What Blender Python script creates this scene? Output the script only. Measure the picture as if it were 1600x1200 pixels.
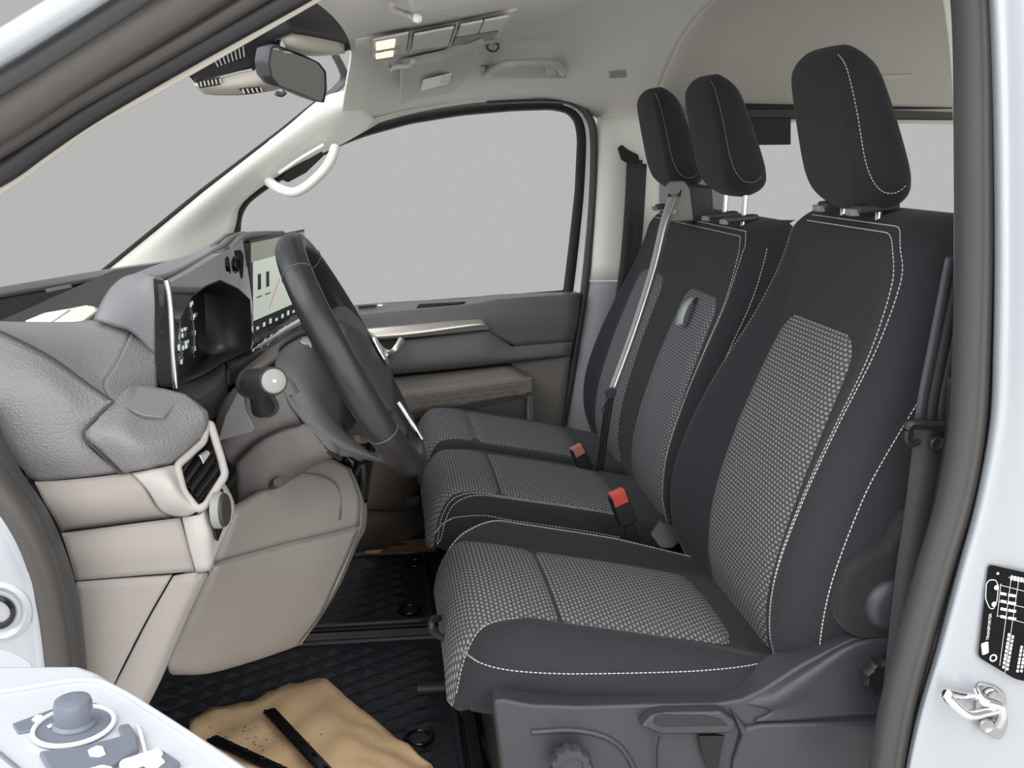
import bpy, bmesh, math, random
import numpy as np
from mathutils import Vector, Matrix
random.seed(7)
S = bpy.context.scene
COL = S.collection
PI = math.pi
for _o in list(bpy.data.objects):
    bpy.data.objects.remove(_o)

# ------------------------------------------------------------------ camera
F = 1650.0
PSI = math.radians(7.3)
TH = math.radians(12.3)
CAM = np.array([0.0, 0.0, 0.95])
FW = np.array([math.sin(PSI)*math.cos(TH), math.cos(PSI)*math.cos(TH), -math.sin(TH)])
RT = np.array([math.cos(PSI), -math.sin(PSI), 0.0])
UPV = np.cross(RT, FW)
cd = bpy.data.cameras.new('camera')
cam = bpy.data.objects.new('camera', cd)
COL.objects.link(cam)
cd.sensor_width = 36.0
cd.lens = F/1600*36
cd.clip_start = 0.02
mw = Matrix.Identity(4)
for i in range(3):
    mw[i][0] = RT[i]; mw[i][1] = UPV[i]; mw[i][2] = -FW[i]; mw[i][3] = CAM[i]
cam.matrix_world = mw
S.camera = cam

# ------------------------------------------------------------------ light
w = bpy.data.worlds.new('world'); S.world = w; w.use_nodes = True
bgn = w.node_tree.nodes['Background']
bgn.inputs[0].default_value = (0.475, 0.472, 0.470, 1)
bgn.inputs[1].default_value = 1.0

def sun(name, direction, strength, angle, col=(1, 1, 1)):
    l = bpy.data.lights.new(name, 'SUN'); l.energy = strength; l.angle = math.radians(angle); l.color = col
    o = bpy.data.objects.new(name, l); COL.objects.link(o)
    o.rotation_euler = Vector(direction).to_track_quat('-Z', 'Y').to_euler()
    o.location = (-2, -3, 4)
    return o
sun('sun', (0.0, 0.78, -0.62), 4.7, 110, (1.0, 0.985, 0.96))
sun('sky_light', (0.85, 0.05, -0.52), 2.0, 60, (0.92, 0.97, 1.0))
vs = S.view_settings
vs.view_transform = 'Standard'; vs.look = 'None'; vs.exposure = 0.0; vs.gamma = 1.0
vs.use_curve_mapping = False

# ------------------------------------------------------------------ measuring
def ray(px, py):
    return FW + (px-800)/F*RT + (600-py)/F*UPV
def at(px, py, Y):
    d = ray(px, py); return CAM + d*((Y-CAM[1])/d[1])
def atx(px, py, X):
    d = ray(px, py); return CAM + d*((X-CAM[0])/d[0])
def atz(px, py, Z):
    d = ray(px, py); return CAM + d*((Z-CAM[2])/d[2])
def L(Y, *pts): return [at(a, b, Y) for a, b in pts]
def T(*pts): return [at(*p) for p in pts]
def LZ(Z, *pts): return [atz(a, b, Z) for a, b in pts]
def V(*a): return np.array(a, float)

# ------------------------------------------------------------------ materials
MATS = {}
def nd(nt, t, **k):
    n = nt.nodes.new(t)
    for a, b in k.items():
        if a.startswith('_'): setattr(n, a[1:], b)
        else:
            n.inputs[a.replace('__', ' ')].default_value = b
    return n
def mat(name, col, rough=0.5, metal=0.0, bump=None, coat=0.0, spec=0.5, var=0.0, sheen=0.0):
    m = bpy.data.materials.new(name); m.use_nodes = True
    nt = m.node_tree; b = nt.nodes['Principled BSDF']
    b.inputs['Base Color'].default_value = (*col, 1)
    b.inputs['Roughness'].default_value = rough
    b.inputs['Metallic'].default_value = metal
    b.inputs['Specular IOR Level'].default_value = spec
    if coat: b.inputs['Coat Weight'].default_value = coat
    if sheen:
        b.inputs['Sheen Weight'].default_value = sheen
    tc = nt.nodes.new('ShaderNodeTexCoord')
    if var:
        n = nd(nt, 'ShaderNodeTexNoise', Scale=7.0, Detail=4.0)
        nt.links.new(tc.outputs['Object'], n.inputs['Vector'])
        mx = nd(nt, 'ShaderNodeMix', _data_type='RGBA')
        mx.inputs[6].default_value = (*[c*(1-var) for c in col], 1)
        mx.inputs[7].default_value = (*[min(1, c*(1+var)) for c in col], 1)
        nt.links.new(n.outputs[0], mx.inputs[0]); nt.links.new(mx.outputs[2], b.inputs['Base Color'])
    if bump:
        kind, sc, st = bump
        if kind == 'leather':
            t = nd(nt, 'ShaderNodeTexVoronoi', Scale=sc); t.feature = 'SMOOTH_F1'
            out = t.outputs['Distance']
        else:
            t = nd(nt, 'ShaderNodeTexNoise', Scale=sc, Detail=2.0); out = t.outputs[0]
        nt.links.new(tc.outputs['Object'], t.inputs['Vector'])
        bp = nd(nt, 'ShaderNodeBump', Strength=st, Distance=0.002)
        nt.links.new(out, bp.inputs['Height']); nt.links.new(bp.outputs[0], b.inputs['Normal'])
    MATS[name] = m
    return m
def weave(name, dark, light, p=0.0066, pu=0.0112):
    m = mat(name, light, 0.9, spec=0.2); nt = m.node_tree; b = nt.nodes['Principled BSDF']
    uv = nt.nodes.new('ShaderNodeUVMap')
    sp = nt.nodes.new('ShaderNodeSeparateXYZ'); nt.links.new(uv.outputs[0], sp.inputs[0])
    def mth(op, a, bb=None):
        n = nt.nodes.new('ShaderNodeMath'); n.operation = op
        for i, x in enumerate((a, bb)):
            if x is None: continue
            if isinstance(x, (int, float)): n.inputs[i].default_value = x
            else: nt.links.new(x, n.inputs[i])
        return n.outputs[0]
    u = mth('MULTIPLY', sp.outputs[0], 2*PI/pu); v = mth('MULTIPLY', sp.outputs[1], 2*PI/p)
    row = mth('SINE', v); half = mth('SIGN', mth('SINE', mth('ADD', mth('MULTIPLY', v, 0.5), 0.785)))
    dots = mth('MULTIPLY', mth('ADD', mth('MULTIPLY', row, 0.5), 0.5),
               mth('ADD', mth('MULTIPLY', mth('SINE', mth('ADD', u, mth('MULTIPLY', half, 1.57))), 0.45), 0.55))
    rp = nt.nodes.new('ShaderNodeMapRange'); rp.inputs[1].default_value = 0.12; rp.inputs[2].default_value = 0.75
    nt.links.new(dots, rp.inputs[0])
    mx = nd(nt, 'ShaderNodeMix', _data_type='RGBA')
    mx.inputs[6].default_value = (*dark, 1); mx.inputs[7].default_value = (*light, 1)
    nt.links.new(rp.outputs[0], mx.inputs[0]); nt.links.new(mx.outputs[2], b.inputs['Base Color'])
    bp = nd(nt, 'ShaderNodeBump', Strength=0.5, Distance=0.001)
    nt.links.new(dots, bp.inputs['Height']); nt.links.new(bp.outputs[0], b.inputs['Normal'])
    return m
def emis(name, col, st):
    m = mat(name, col, 0.3); b = m.node_tree.nodes['Principled BSDF']
    b.inputs['Emission Color'].default_value = (*col, 1); b.inputs['Emission Strength'].default_value = st
    return m
def glass(name, tint=(1, 1, 1), refl=0.002):
    m = bpy.data.materials.new(name); m.use_nodes = True; nt = m.node_tree
    for n in list(nt.nodes): nt.nodes.remove(n)
    o = nt.nodes.new('ShaderNodeOutputMaterial'); t = nd(nt, 'ShaderNodeBsdfTransparent'); t.inputs[0].default_value = (*tint, 1)
    g = nd(nt, 'ShaderNodeBsdfGlossy', Roughness=0.0)
    f = nd(nt, 'ShaderNodeValue'); f.outputs[0].default_value = refl
    mx = nt.nodes.new('ShaderNodeMixShader')
    nt.links.new(f.outputs[0], mx.inputs[0]); nt.links.new(t.outputs[0], mx.inputs[1]); nt.links.new(g.outputs[0], mx.inputs[2])
    nt.links.new(mx.outputs[0], o.inputs[0]); MATS[name] = m
    return m

mat('fabric', (0.0255, 0.027, 0.0315), 0.85, bump=('noise', 900, 0.25), spec=0.25, sheen=0.08)
mat('fabric_side', (0.024, 0.024, 0.027), 0.85, bump=('noise', 900, 0.25), spec=0.25, sheen=0.08)
weave('weave', (0.085, 0.087, 0.092), (0.33, 0.335, 0.35))
weave('weave_fine', (0.085, 0.088, 0.096), (0.27, 0.275, 0.29), 0.0060, 0.0100)
mat('thread', (0.62, 0.62, 0.60), 0.8)
mat('thread_dim', (0.30, 0.31, 0.32), 0.8)
mat('shell', (0.043, 0.045, 0.054), 0.40, bump=('noise', 700, 0.12))
mat('black_plastic', (0.018, 0.018, 0.021), 0.45, bump=('noise', 600, 0.1))
mat('dark_plastic', (0.045, 0.043, 0.043), 0.5, bump=('noise', 700, 0.12))
mat('matte_black', (0.010, 0.010, 0.012), 0.7)
mat('pad', (0.200, 0.196, 0.203), 0.46, bump=('leather', 420, 0.55))
mat('pad_smooth', (0.20, 0.20, 0.213), 0.42, bump=('noise', 700, 0.1))
mat('taupe', (0.300, 0.275, 0.258), 0.55, bump=('noise', 700, 0.15), var=0.03)
mat('taupe_light', (0.42, 0.40, 0.385), 0.5, bump=('noise', 700, 0.1))
mat('brown', (0.165, 0.140, 0.122), 0.6, bump=('noise', 600, 0.12), var=0.05)
mat('column', (0.118, 0.110, 0.108), 0.5, bump=('noise', 800, 0.2))
mat('cowl', (0.10, 0.099, 0.105), 0.45, bump=('noise', 800, 0.15))
mat('piano', (0.012, 0.012, 0.013), 0.08, coat=0.6)
mat('chrome', (0.82, 0.82, 0.82), 0.12, metal=1.0)
mat('satin', (0.70, 0.68, 0.64), 0.32, metal=0.85)
mat('rim', (0.022, 0.022, 0.025), 0.34, bump=('leather', 900, 0.06))
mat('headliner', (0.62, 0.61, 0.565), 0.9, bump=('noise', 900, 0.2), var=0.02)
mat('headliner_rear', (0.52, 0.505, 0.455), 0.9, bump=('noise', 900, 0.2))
mat('visor', (0.52, 0.515, 0.485), 0.8, bump=('noise', 700, 0.1))
mat('pillar', (0.84, 0.85, 0.80), 0.55, bump=('noise', 800, 0.06))
mat('pillar_grey', (0.30, 0.31, 0.335), 0.6)
mat('door_grey', (0.132, 0.138, 0.145), 0.6, bump=('noise', 800, 0.15))
mat('door_brown', (0.200, 0.185, 0.170), 0.6, bump=('noise', 800, 0.12))
mat('paint', (0.41, 0.435, 0.475), 0.32, metal=0.2, coat=0.4)
mat('steel', (0.42, 0.42, 0.43), 0.28, metal=1.0)
mat('seal', (0.050, 0.051, 0.055), 0.42, bump=('noise', 300, 0.05))
mat('seal_light', (0.062, 0.057, 0.054), 0.42)
mat('rubber', (0.026, 0.030, 0.038), 0.42, bump=('noise', 500, 0.15))
mat('carpet', (0.020, 0.019, 0.019), 0.95, bump=('noise', 700, 0.6))
mat('carpet_brown', (0.085, 0.068, 0.055), 0.95, bump=('noise', 500, 0.5))
mat('kraft', (0.84, 0.59, 0.35), 0.8, bump=('noise', 60, 0.25), var=0.08)
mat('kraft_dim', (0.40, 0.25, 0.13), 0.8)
mat('gloss_black', (0.008, 0.008, 0.009), 0.15)
mat('belt', (0.36, 0.375, 0.39), 0.38, bump=('noise', 1200, 0.15), spec=0.7)
mat('belt_dark', (0.030, 0.031, 0.034), 0.6, bump=('noise', 1200, 0.2))
mat('ink', (0.006, 0.006, 0.007), 0.6, spec=0.1)
mat('red', (0.62, 0.075, 0.065), 0.35)
mat('red_faded', (0.50, 0.19, 0.16), 0.4)
mat('white', (0.80, 0.80, 0.78), 0.5)
mat('paper', (0.78, 0.74, 0.64), 0.6)
mat('door_top', (0.56, 0.58, 0.64), 0.35)  # dark armrest plastic, sky reflection painted into the base colour
mat('switch', (0.17, 0.19, 0.235), 0.3)
mat('icon', (0.85, 0.87, 0.9), 0.5)
mat('beige', (0.60, 0.57, 0.49), 0.5)
mat('mirror', (0.26, 0.275, 0.25), 0.02, metal=1.0)
mat('grey_plastic', (0.27, 0.27, 0.262), 0.5)
emis('lamp', (1.0, 0.93, 0.66), 0.85)
emis('screen_lit', (0.60, 0.66, 0.58), 0.55)
emis('screen_top', (0.42, 0.42, 0.34), 0.25)
emis('screen_dark', (0.012, 0.013, 0.016), 0.0)
emis('glyph', (0.75, 0.80, 0.82), 0.55)
emis('glyph_dim', (0.10, 0.12, 0.13), 0.4)
emis('glyph_red', (0.7, 0.1, 0.08), 0.4)
emis('glyph_green', (0.2, 0.6, 0.25), 0.4)
mat('concrete', (0.72, 0.71, 0.69), 0.9, bump=('noise', 40, 0.2), var=0.04)
glass('glass')

# ------------------------------------------------------------------ object helpers
ROOTLOC = {}
def put(o, parent):
    if parent is None: return o
    o.parent = parent
    loc = ROOTLOC.get(parent.name)
    if loc is not None: o.matrix_parent_inverse = Matrix.Translation(-Vector(loc))
    return o
def tag(o, label=None, cat=None, group=None, kind=None):
    if label: o['label'] = label
    if cat: o['category'] = cat
    if group: o['group'] = group
    if kind: o['kind'] = kind
    return o
def thing(name, loc, label, cat, group=None):
    o = bpy.data.objects.new(name, None); COL.objects.link(o); o.empty_display_size = 0.05
    o.location = Vector([float(x) for x in loc]); ROOTLOC[o.name] = tuple(o.location)
    return tag(o, label, cat, group)
def struct(name, loc, label=None):
    o = thing(name, loc, label, None); o['kind'] = 'structure'
    return o
def mesh(name, verts, faces, m, parent=None, smooth=True, uv=None, bevel=0, seg=2, sharp=None, solid=0, off=-1):
    me = bpy.data.meshes.new(name)
    me.from_pydata([tuple(map(float, v)) for v in verts], [], [tuple(map(int, f)) for f in faces])
    if uv is not None:
        ul = me.uv_layers.new(name='UVMap')
        for lp in me.loops: ul.data[lp.index].uv = uv[lp.vertex_index]
    me.materials.append(MATS[m])
    if smooth: me.polygons.foreach_set('use_smooth', [True]*len(me.polygons))
    if sharp: me.set_sharp_from_angle(angle=math.radians(sharp))
    me.update()
    o = bpy.data.objects.new(name, me); COL.objects.link(o)
    if solid:
        md = o.modifiers.new('solid', 'SOLIDIFY'); md.thickness = solid; md.offset = off; md.use_even_offset = False
    if bevel:
        md = o.modifiers.new('bevel', 'BEVEL'); md.width = bevel; md.segments = seg; md.limit_method = 'ANGLE'
        md.angle_limit = math.radians(35); md.harden_normals = True
    put(o, parent)
    return o
def recalc(o):
    bm = bmesh.new(); bm.from_mesh(o.data); bmesh.ops.recalc_face_normals(bm, faces=bm.faces); bm.to_mesh(o.data); bm.free()
    return o
def cr(P, n=6, closed=False):
    P = [np.asarray(p, float) for p in P]; k = len(P); out = []
    segs = k if closed else k-1
    for i in range(segs):
        p1, p2 = P[i], P[(i+1) % k]
        p0 = P[(i-1) % k] if (closed or i > 0) else 2*p1-p2
        p3 = P[(i+2) % k] if (closed or i < k-2) else 2*p2-p1
        for j in range(n):
            t = j/n
            out.append(0.5*((2*p1)+(-p0+p2)*t+(2*p0-5*p1+4*p2-p3)*t*t+(-p0+3*p1-3*p2+p3)*t**3))
    if not closed: out.append(P[-1])
    return np.array(out)
def lin(P, n=4):
    P = [np.asarray(p, float) for p in P]; out = []
    for i in range(len(P)-1):
        for j in range(n): out.append(P[i]+(P[i+1]-P[i])*j/n)
    out.append(P[-1]); return np.array(out)
def resample(P, step):
    P = np.asarray(P, float); d = np.r_[0, np.cumsum(np.linalg.norm(np.diff(P, axis=0), axis=1))]
    s = np.arange(0, d[-1], step)
    return np.array([[np.interp(x, d, P[:, k]) for k in range(P.shape[1])] for x in s])
def gridmesh(name, G, m, parent=None, solid=0, closed=False, face=None, uvm=True, bevel=0, flip=None, off=-1, sharp=None):
    G = np.asarray(G, float); n, k = G.shape[:2]
    vs_ = G.reshape(-1, 3); fs = []
    for i in range(n-1):
        for j in range(k if closed else k-1):
            a = i*k+j; b = i*k+(j+1) % k
            fs.append((a, b, b+k, a+k))
    c = vs_.mean(0); nn = np.zeros(3)
    for f in fs: nn += np.cross(vs_[f[1]]-vs_[f[0]], vs_[f[2]]-vs_[f[0]])
    ref = (CAM-c) if face is None else np.asarray(face, float)
    if flip is None: flip = nn@ref < 0
    if flip: fs = [f[::-1] for f in fs]
    uv = None
    if uvm:
        du = np.zeros((n, k)); dv = np.zeros((n, k))
        du[:, 1:] = np.cumsum(np.linalg.norm(np.diff(G, axis=1), axis=2), axis=1)
        mid = k//2; du -= du[:, mid:mid+1]
        dvm = np.r_[0, np.cumsum(np.linalg.norm(np.diff(G[:, mid], axis=0), axis=1))]
        dv[:] = dvm[:, None]
        uv = np.stack([du.ravel(), dv.ravel()], 1)
    return mesh(name, vs_, fs, m, parent, uv=uv, solid=solid, bevel=bevel, off=off, sharp=sharp)
def surf(name, rows, m, parent=None, thick=0.006, nu=5, nv=5, lu=False, lv=False, bevel=0, face=None, off=-1):
    R = [lin(r, nu) if lu else cr(r, nu) for r in rows]
    R = np.array(R)
    G = np.stack([(lin if lv else cr)(list(R[:, j]), nv) for j in range(R.shape[1])], 1)
    return gridmesh(name, G, m, parent, solid=thick, bevel=bevel, face=face, off=off, sharp=35 if (lu or lv) else None)
def fillet(P, r, n=4, closed=True):
    P = [np.asarray(p, float) for p in P]; k = len(P); out = []
    rr = r if isinstance(r, (list, tuple)) else [r]*k
    for i in range(k):
        a, b, c = P[i-1], P[i], P[(i+1) % k]
        if rr[i] <= 0 or (not closed and i in (0, k-1)): out.append(b); continue
        u = a-b; v = c-b; lu_ = np.linalg.norm(u); lv_ = np.linalg.norm(v)
        d = min(rr[i], lu_*0.45, lv_*0.45)
        p0 = b+u/lu_*d; p2 = b+v/lv_*d
        for j in range(n+1):
            t = j/n; out.append((1-t)**2*p0+2*t*(1-t)*b+t*t*p2)
    return out
def slab(name, P, ext, m, parent=None, bevel=0.002, r=0, n=4, seg=2):
    """polygon P (in order) extruded by the vector ext"""
    P = [np.asarray(p, float) for p in P]
    if r: P = fillet(P, r, n)
    ext = np.asarray(ext, float); k = len(P)
    nn = np.zeros(3)
    for i in range(k): nn += np.cross(P[i], P[(i+1) % k])
    if nn@ext > 0: P = P[::-1]
    vsx = list(P)+[p+ext for p in P]
    fs = [tuple(range(k)), tuple(range(2*k-1, k-1, -1))]
    for i in range(k):
        j = (i+1) % k; fs.append((j, i, k+i, k+j))
    return mesh(name, vsx, fs, m, parent, smooth=bevel > 0, bevel=bevel, seg=seg)
def ring(name, P, Q, ext, m, parent=None, bevel=0.001):
    """frame between closed loops P (outer) and Q (inner), same count, extruded by ext"""
    k = len(P); P = [np.asarray(p) for p in P]; Q = [np.asarray(q) for q in Q]; ext = np.asarray(ext, float)
    vsx = P+Q+[p+ext for p in P]+[q+ext for q in Q]; fs = []
    for i in range(k):
        j = (i+1) % k
        fs += [(i, j, k+j, k+i), (2*k+j, 2*k+i, 3*k+i, 3*k+j), (j, i, 2*k+i, 2*k+j), (k+i, k+j, 3*k+j, 3*k+i)]
    o = mesh(name, vsx, fs, m, parent, smooth=bevel > 0, bevel=bevel)
    return recalc(o)
def frames(P, closed=False):
    P = np.asarray(P, float); k = len(P); Tn = []
    for i in range(k):
        a = P[(i-1) % k] if (closed or i > 0) else P[i]; b = P[(i+1) % k] if (closed or i < k-1) else P[i]
        t = b-a; Tn.append(t/(np.linalg.norm(t)+1e-12))
    return P, np.array(Tn)
def tube(name, P, r, m, parent=None, closed=False, sec=10, ref=(0, 1, 0), ry=None, caps=True, smooth=True):
    """sweep: r along ref-perpendicular, ry along ref (flattened section)"""
    P, Tn = frames(P, closed); k = len(P); ref = np.asarray(ref, float); vsx = []; fs = []
    rr = np.broadcast_to(np.asarray(r, float), (k,)); ry_ = rr if ry is None else np.broadcast_to(np.asarray(ry, float), (k,))
    for i in range(k):
        a = np.cross(Tn[i], ref); la = np.linalg.norm(a)
        if la < 1e-4: a = np.cross(Tn[i], (0.3, 0.1, 1)); la = np.linalg.norm(a)
        a /= la; b = np.cross(a, Tn[i])
        for j in range(sec):
            t = 2*PI*j/sec; vsx.append(P[i]+a*rr[i]*math.cos(t)+b*ry_[i]*math.sin(t))
    for i in range(k if closed else k-1):
        for j in range(sec):
            a0 = i*sec+j; a1 = i*sec+(j+1) % sec; b0 = ((i+1) % k)*sec+j; b1 = ((i+1) % k)*sec+(j+1) % sec
            fs.append((a0, a1, b1, b0))
    if not closed and caps:
        fs.append(tuple(range(sec))[::-1]); fs.append(tuple(range((k-1)*sec, k*sec)))
    o = mesh(name, vsx, fs, m, parent, smooth=smooth, sharp=50)
    return recalc(o)
def strap(name, P, wv, m, parent=None, thick=0.0015):
    """flat band along P, half width vector wv (or list)"""
    P = [np.asarray(p, float) for p in P]
    W_ = wv if isinstance(wv, list) else [np.asarray(wv, float)]*len(P)
    G = np.array([[p-np.asarray(q), p, p+np.asarray(q)] for p, q in zip(P, W_)])
    return gridmesh(name, G, m, parent, solid=thick)
def lathe(name, c, axis, prof, m, parent=None, sec=24, lobes=0, depth=0.0, sharp=40):
    """prof: (radius, height along axis) pairs"""
    axis = np.array(axis, float); axis /= np.linalg.norm(axis); c = np.asarray(c, float)
    a = np.cross(axis, (0, 0, 1) if abs(axis[2]) < 0.9 else (1, 0, 0)); a /= np.linalg.norm(a); b = np.cross(axis, a)
    vsx = []; fs = []
    for (r, h) in prof:
        for j in range(sec):
            t = 2*PI*j/sec; q = r*(1-depth*(0.5+0.5*math.cos(lobes*t))) if lobes else r
            vsx.append(c+axis*h+(a*math.cos(t)+b*math.sin(t))*q)
    for i in range(len(prof)-1):
        for j in range(sec):
            k2 = (j+1) % sec; fs.append((i*sec+j, i*sec+k2, (i+1)*sec+k2, (i+1)*sec+j))
    fs.append(tuple(range(sec))[::-1]); fs.append(tuple(range((len(prof)-1)*sec, len(prof)*sec)))
    return recalc(mesh(name, vsx, fs, m, parent, sharp=sharp))
def box(name, c, s, m, parent=None, bevel=0.002, rz=0, ax=None):
    c = np.asarray(c, float); s = np.asarray(s, float)/2
    A = ax if ax is not None else [V(math.cos(rz), math.sin(rz), 0), V(-math.sin(rz), math.cos(rz), 0), V(0, 0, 1)]
    vsx = [c+A[0]*x*s[0]+A[1]*y*s[1]+A[2]*z*s[2] for x in (-1, 1) for y in (-1, 1) for z in (-1, 1)]
    fs = [(0, 1, 3, 2), (4, 6, 7, 5), (0, 4, 5, 1), (2, 3, 7, 6), (0, 2, 6, 4), (1, 5, 7, 3)]
    return recalc(mesh(name, vsx, fs, m, parent, smooth=bevel > 0, bevel=bevel))
def stitches(name, curves, m, parent, pitch=0.0062, dash=0.0043, r=0.0009):
    vsx = []; fs = []
    for P in curves:
        Q = resample(P, pitch)
        for i in range(len(Q)-1):
            t = Q[i+1]-Q[i]; l = np.linalg.norm(t)
            if l < 1e-6: continue
            t = t/l; a = np.cross(t, (0.31, 0.52, 0.79)); a /= np.linalg.norm(a); b = np.cross(t, a); k = len(vsx)
            for e in (0, dash):
                for (x, y) in ((1, 0), (0, 1), (-1, 0), (0, -1)): vsx.append(Q[i]+t*e+(a*x+b*y)*r)
            fs += [(k, k+1, k+5, k+4), (k+1, k+2, k+6, k+5), (k+2, k+3, k+7, k+6), (k+3, k, k+4, k+7), (k+3, k+2, k+1, k), (k+4, k+5, k+6, k+7)]
    o = mesh(name, vsx, fs, m, parent); o['kind'] = 'stuff'
    return o
def pillow(name, pos, m, parent, na=45, nb=45, blo=0.0, bhi=1.0, endsin=(True, True), a_s=None, b_s=None):
    """closed body: pos(a, b, side); a, b in [-1, 1]; side 0 front, 1 back"""
    A = np.sin(np.linspace(-1, 1, na)*PI/2) if a_s is None else np.asarray(a_s)
    B = np.sin(np.linspace(-1, 1, nb)*PI/2) if b_s is None else np.asarray(b_s)
    na, nb = len(A), len(B); vsx = []; fs = []
    for sd in (0, 1):
        for b in B:
            for a in A: vsx.append(pos(a, b, sd))
    N = na*nb
    idx = lambda s, i, j: s*N+i*na+j
    for i in range(nb-1):
        for j in range(na-1):
            fs.append((idx(0, i, j), idx(0, i, j+1), idx(0, i+1, j+1), idx(0, i+1, j)))
            fs.append((idx(1, i, j), idx(1, i+1, j), idx(1, i+1, j+1), idx(1, i, j+1)))
    loop = [(0, j) for j in range(na)]+[(i, na-1) for i in range(1, nb)]+[(nb-1, j) for j in range(na-2, -1, -1)]+[(i, 0) for i in range(nb-2, 0, -1)]
    for q in range(len(loop)):
        a_, b_ = loop[q], loop[(q+1) % len(loop)]
        fs.append((idx(0, *b_), idx(0, *a_), idx(1, *a_), idx(1, *b_)))
    return recalc(mesh(name, vsx, fs, m, parent))
def ip(x, xs, ys): return float(np.interp(x, xs, ys))
class Sp:
    """smooth 1-D interpolation through knots (monotone-ish cubic)"""
    def __init__(s, xs, ys):
        P = cr([np.array([a, b]) for a, b in zip(xs, ys)], 12); s.x = P[:, 0]; s.y = P[:, 1]
    def __call__(s, x): return float(np.interp(x, s.x, s.y))
def sm(t):
    t = min(1, max(0, t)); return t*t*(3-2*t)
def quarter(t):
    t = min(1, max(0, t)); return 1-math.sqrt(max(0, 1-t*t))
def text(name, body, loc, xa, ya, size, m, parent, align='LEFT'):
    """flat lettering as mesh at loc with writing direction xa and up direction ya"""
    cu = bpy.data.curves.new(name, 'FONT'); cu.body = body; cu.size = size; cu.align_x = align; cu.resolution_u = 2
    o = bpy.data.objects.new(name, cu)
    COL.objects.link(o)
    dg = bpy.context.evaluated_depsgraph_get(); me = bpy.data.meshes.new_from_object(o.evaluated_get(dg))
    bpy.data.objects.remove(o); bpy.data.curves.remove(cu)
    xa = np.asarray(xa, float); xa /= np.linalg.norm(xa); ya = np.asarray(ya, float); ya -= xa*(ya@xa); ya /= np.linalg.norm(ya)
    for v in me.vertices:
        p = np.asarray(loc, float)+xa*v.co.x+ya*v.co.y; v.co = p
    me.materials.clear(); me.materials.append(MATS[m])
    o = bpy.data.objects.new(name, me); COL.objects.link(o); put(o, parent)
    return o

# ================================================================== SETTING
# ---- pale plane added out of view to bounce daylight up at the headliner
gd = struct('ground', (0, 2, -0.62), 'pale concrete paving under the van')
gridmesh('paving', [[V(x, y, -0.62) for x in np.linspace(-7, 8, 6)] for y in np.linspace(-6, 8.5, 6)], 'concrete', gd, solid=0.05, face=(0, 0, 1))
# ---- floor
fl = struct('floor', (0, 1.9, 0), 'dark carpeted cab floor under the rubber mats')
gridmesh('carpet', [[V(x, y, -0.012) for x in np.linspace(-0.75, 2.2, 12)] for y in np.linspace(1.12, 2.85, 8)], 'carpet_brown', fl, solid=0.03, face=(0, 0, 1))
surf('toe_board', [[V(-0.42, y, -0.01), V(-0.52, y, 0.06), V(-0.62, y, 0.25), V(-0.64, y, 0.60)] for y in (1.16, 1.6, 2.1, 2.8)], 'carpet', fl, 0.01, face=(1, 0, 0.2))
slab('door_sill', [V(-0.45, 1.09, 0.0), V(0.62, 1.09, 0.0), V(0.62, 1.17, 0.0), V(-0.45, 1.17, 0.0)], (0, 0, -0.05), 'black_plastic', fl, 0.006)
box('seat_plinth_rail', (0.42, 1.30, 0.02), (0.6, 0.04, 0.04), 'matte_black', fl, 0.004)
for yy in (1.66, 1.92, 2.58):
    box('seat_rail', (0.42, yy, 0.02), (0.6, 0.035, 0.04), 'matte_black', fl, 0.004)

# ---- ceiling (headliner)
Zc = Sp([-0.12, 0.0, 0.28, 0.5, 0.72, 1.0], [1.115, 1.135, 1.180, 1.240, 1.275, 1.28])
Zs = Sp([-0.12, -0.04, 0.1, 0.25, 0.43, 0.52, 0.58, 0.72, 1.0], [1.020, 1.026, 1.058, 1.078, 1.086, 1.072, 1.044, 1.042, 1.05])
def roof(X, Y):
    t = max(0.0, Y-1.97)/0.79 if Y > 1.97 else 0.5*(1.97-Y)/0.79
    return Zc(X)-(Zc(X)-Zs(X))*min(1.2, t)**3.2
ce = struct('ceiling', (0.3, 1.97, 1.2), 'pale grey-beige fabric headliner over the front seats')
XS = np.linspace(-0.03, 0.715, 22); YS = np.linspace(1.16, 2.765, 40)
def front_edge(Y): return -0.034-0.036*min(1.2, ((Y-1.92)/0.74)**2)
def onr(px, py, g=0.004):
    # point where the sight line meets the headliner, g below it
    d = ray(px, py); lo, hi = 0.8, 3.2
    for _ in range(60):
        md_ = (lo+hi)/2; p = CAM+d*(md_/d[1])
        if p[2] > roof(p[0], p[1])-g: hi = md_
        else: lo = md_
    return CAM+d*(lo/d[1])
def LR_(g, *pts): return [onr(a, b, g) for a, b in pts]
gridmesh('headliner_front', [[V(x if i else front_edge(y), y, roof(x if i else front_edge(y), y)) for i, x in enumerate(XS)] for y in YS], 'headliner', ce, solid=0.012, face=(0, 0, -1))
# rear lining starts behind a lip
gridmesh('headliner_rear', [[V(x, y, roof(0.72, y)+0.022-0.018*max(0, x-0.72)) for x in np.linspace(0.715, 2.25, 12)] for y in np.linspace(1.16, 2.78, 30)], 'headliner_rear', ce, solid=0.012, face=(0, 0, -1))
tube('headliner_lip', [V(0.716, y, roof(0.716, y)+0.004) for y in np.linspace(1.2, 2.755, 40)], 0.007, 'headliner', ce, ref=(1, 0, 0), sec=8)
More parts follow.
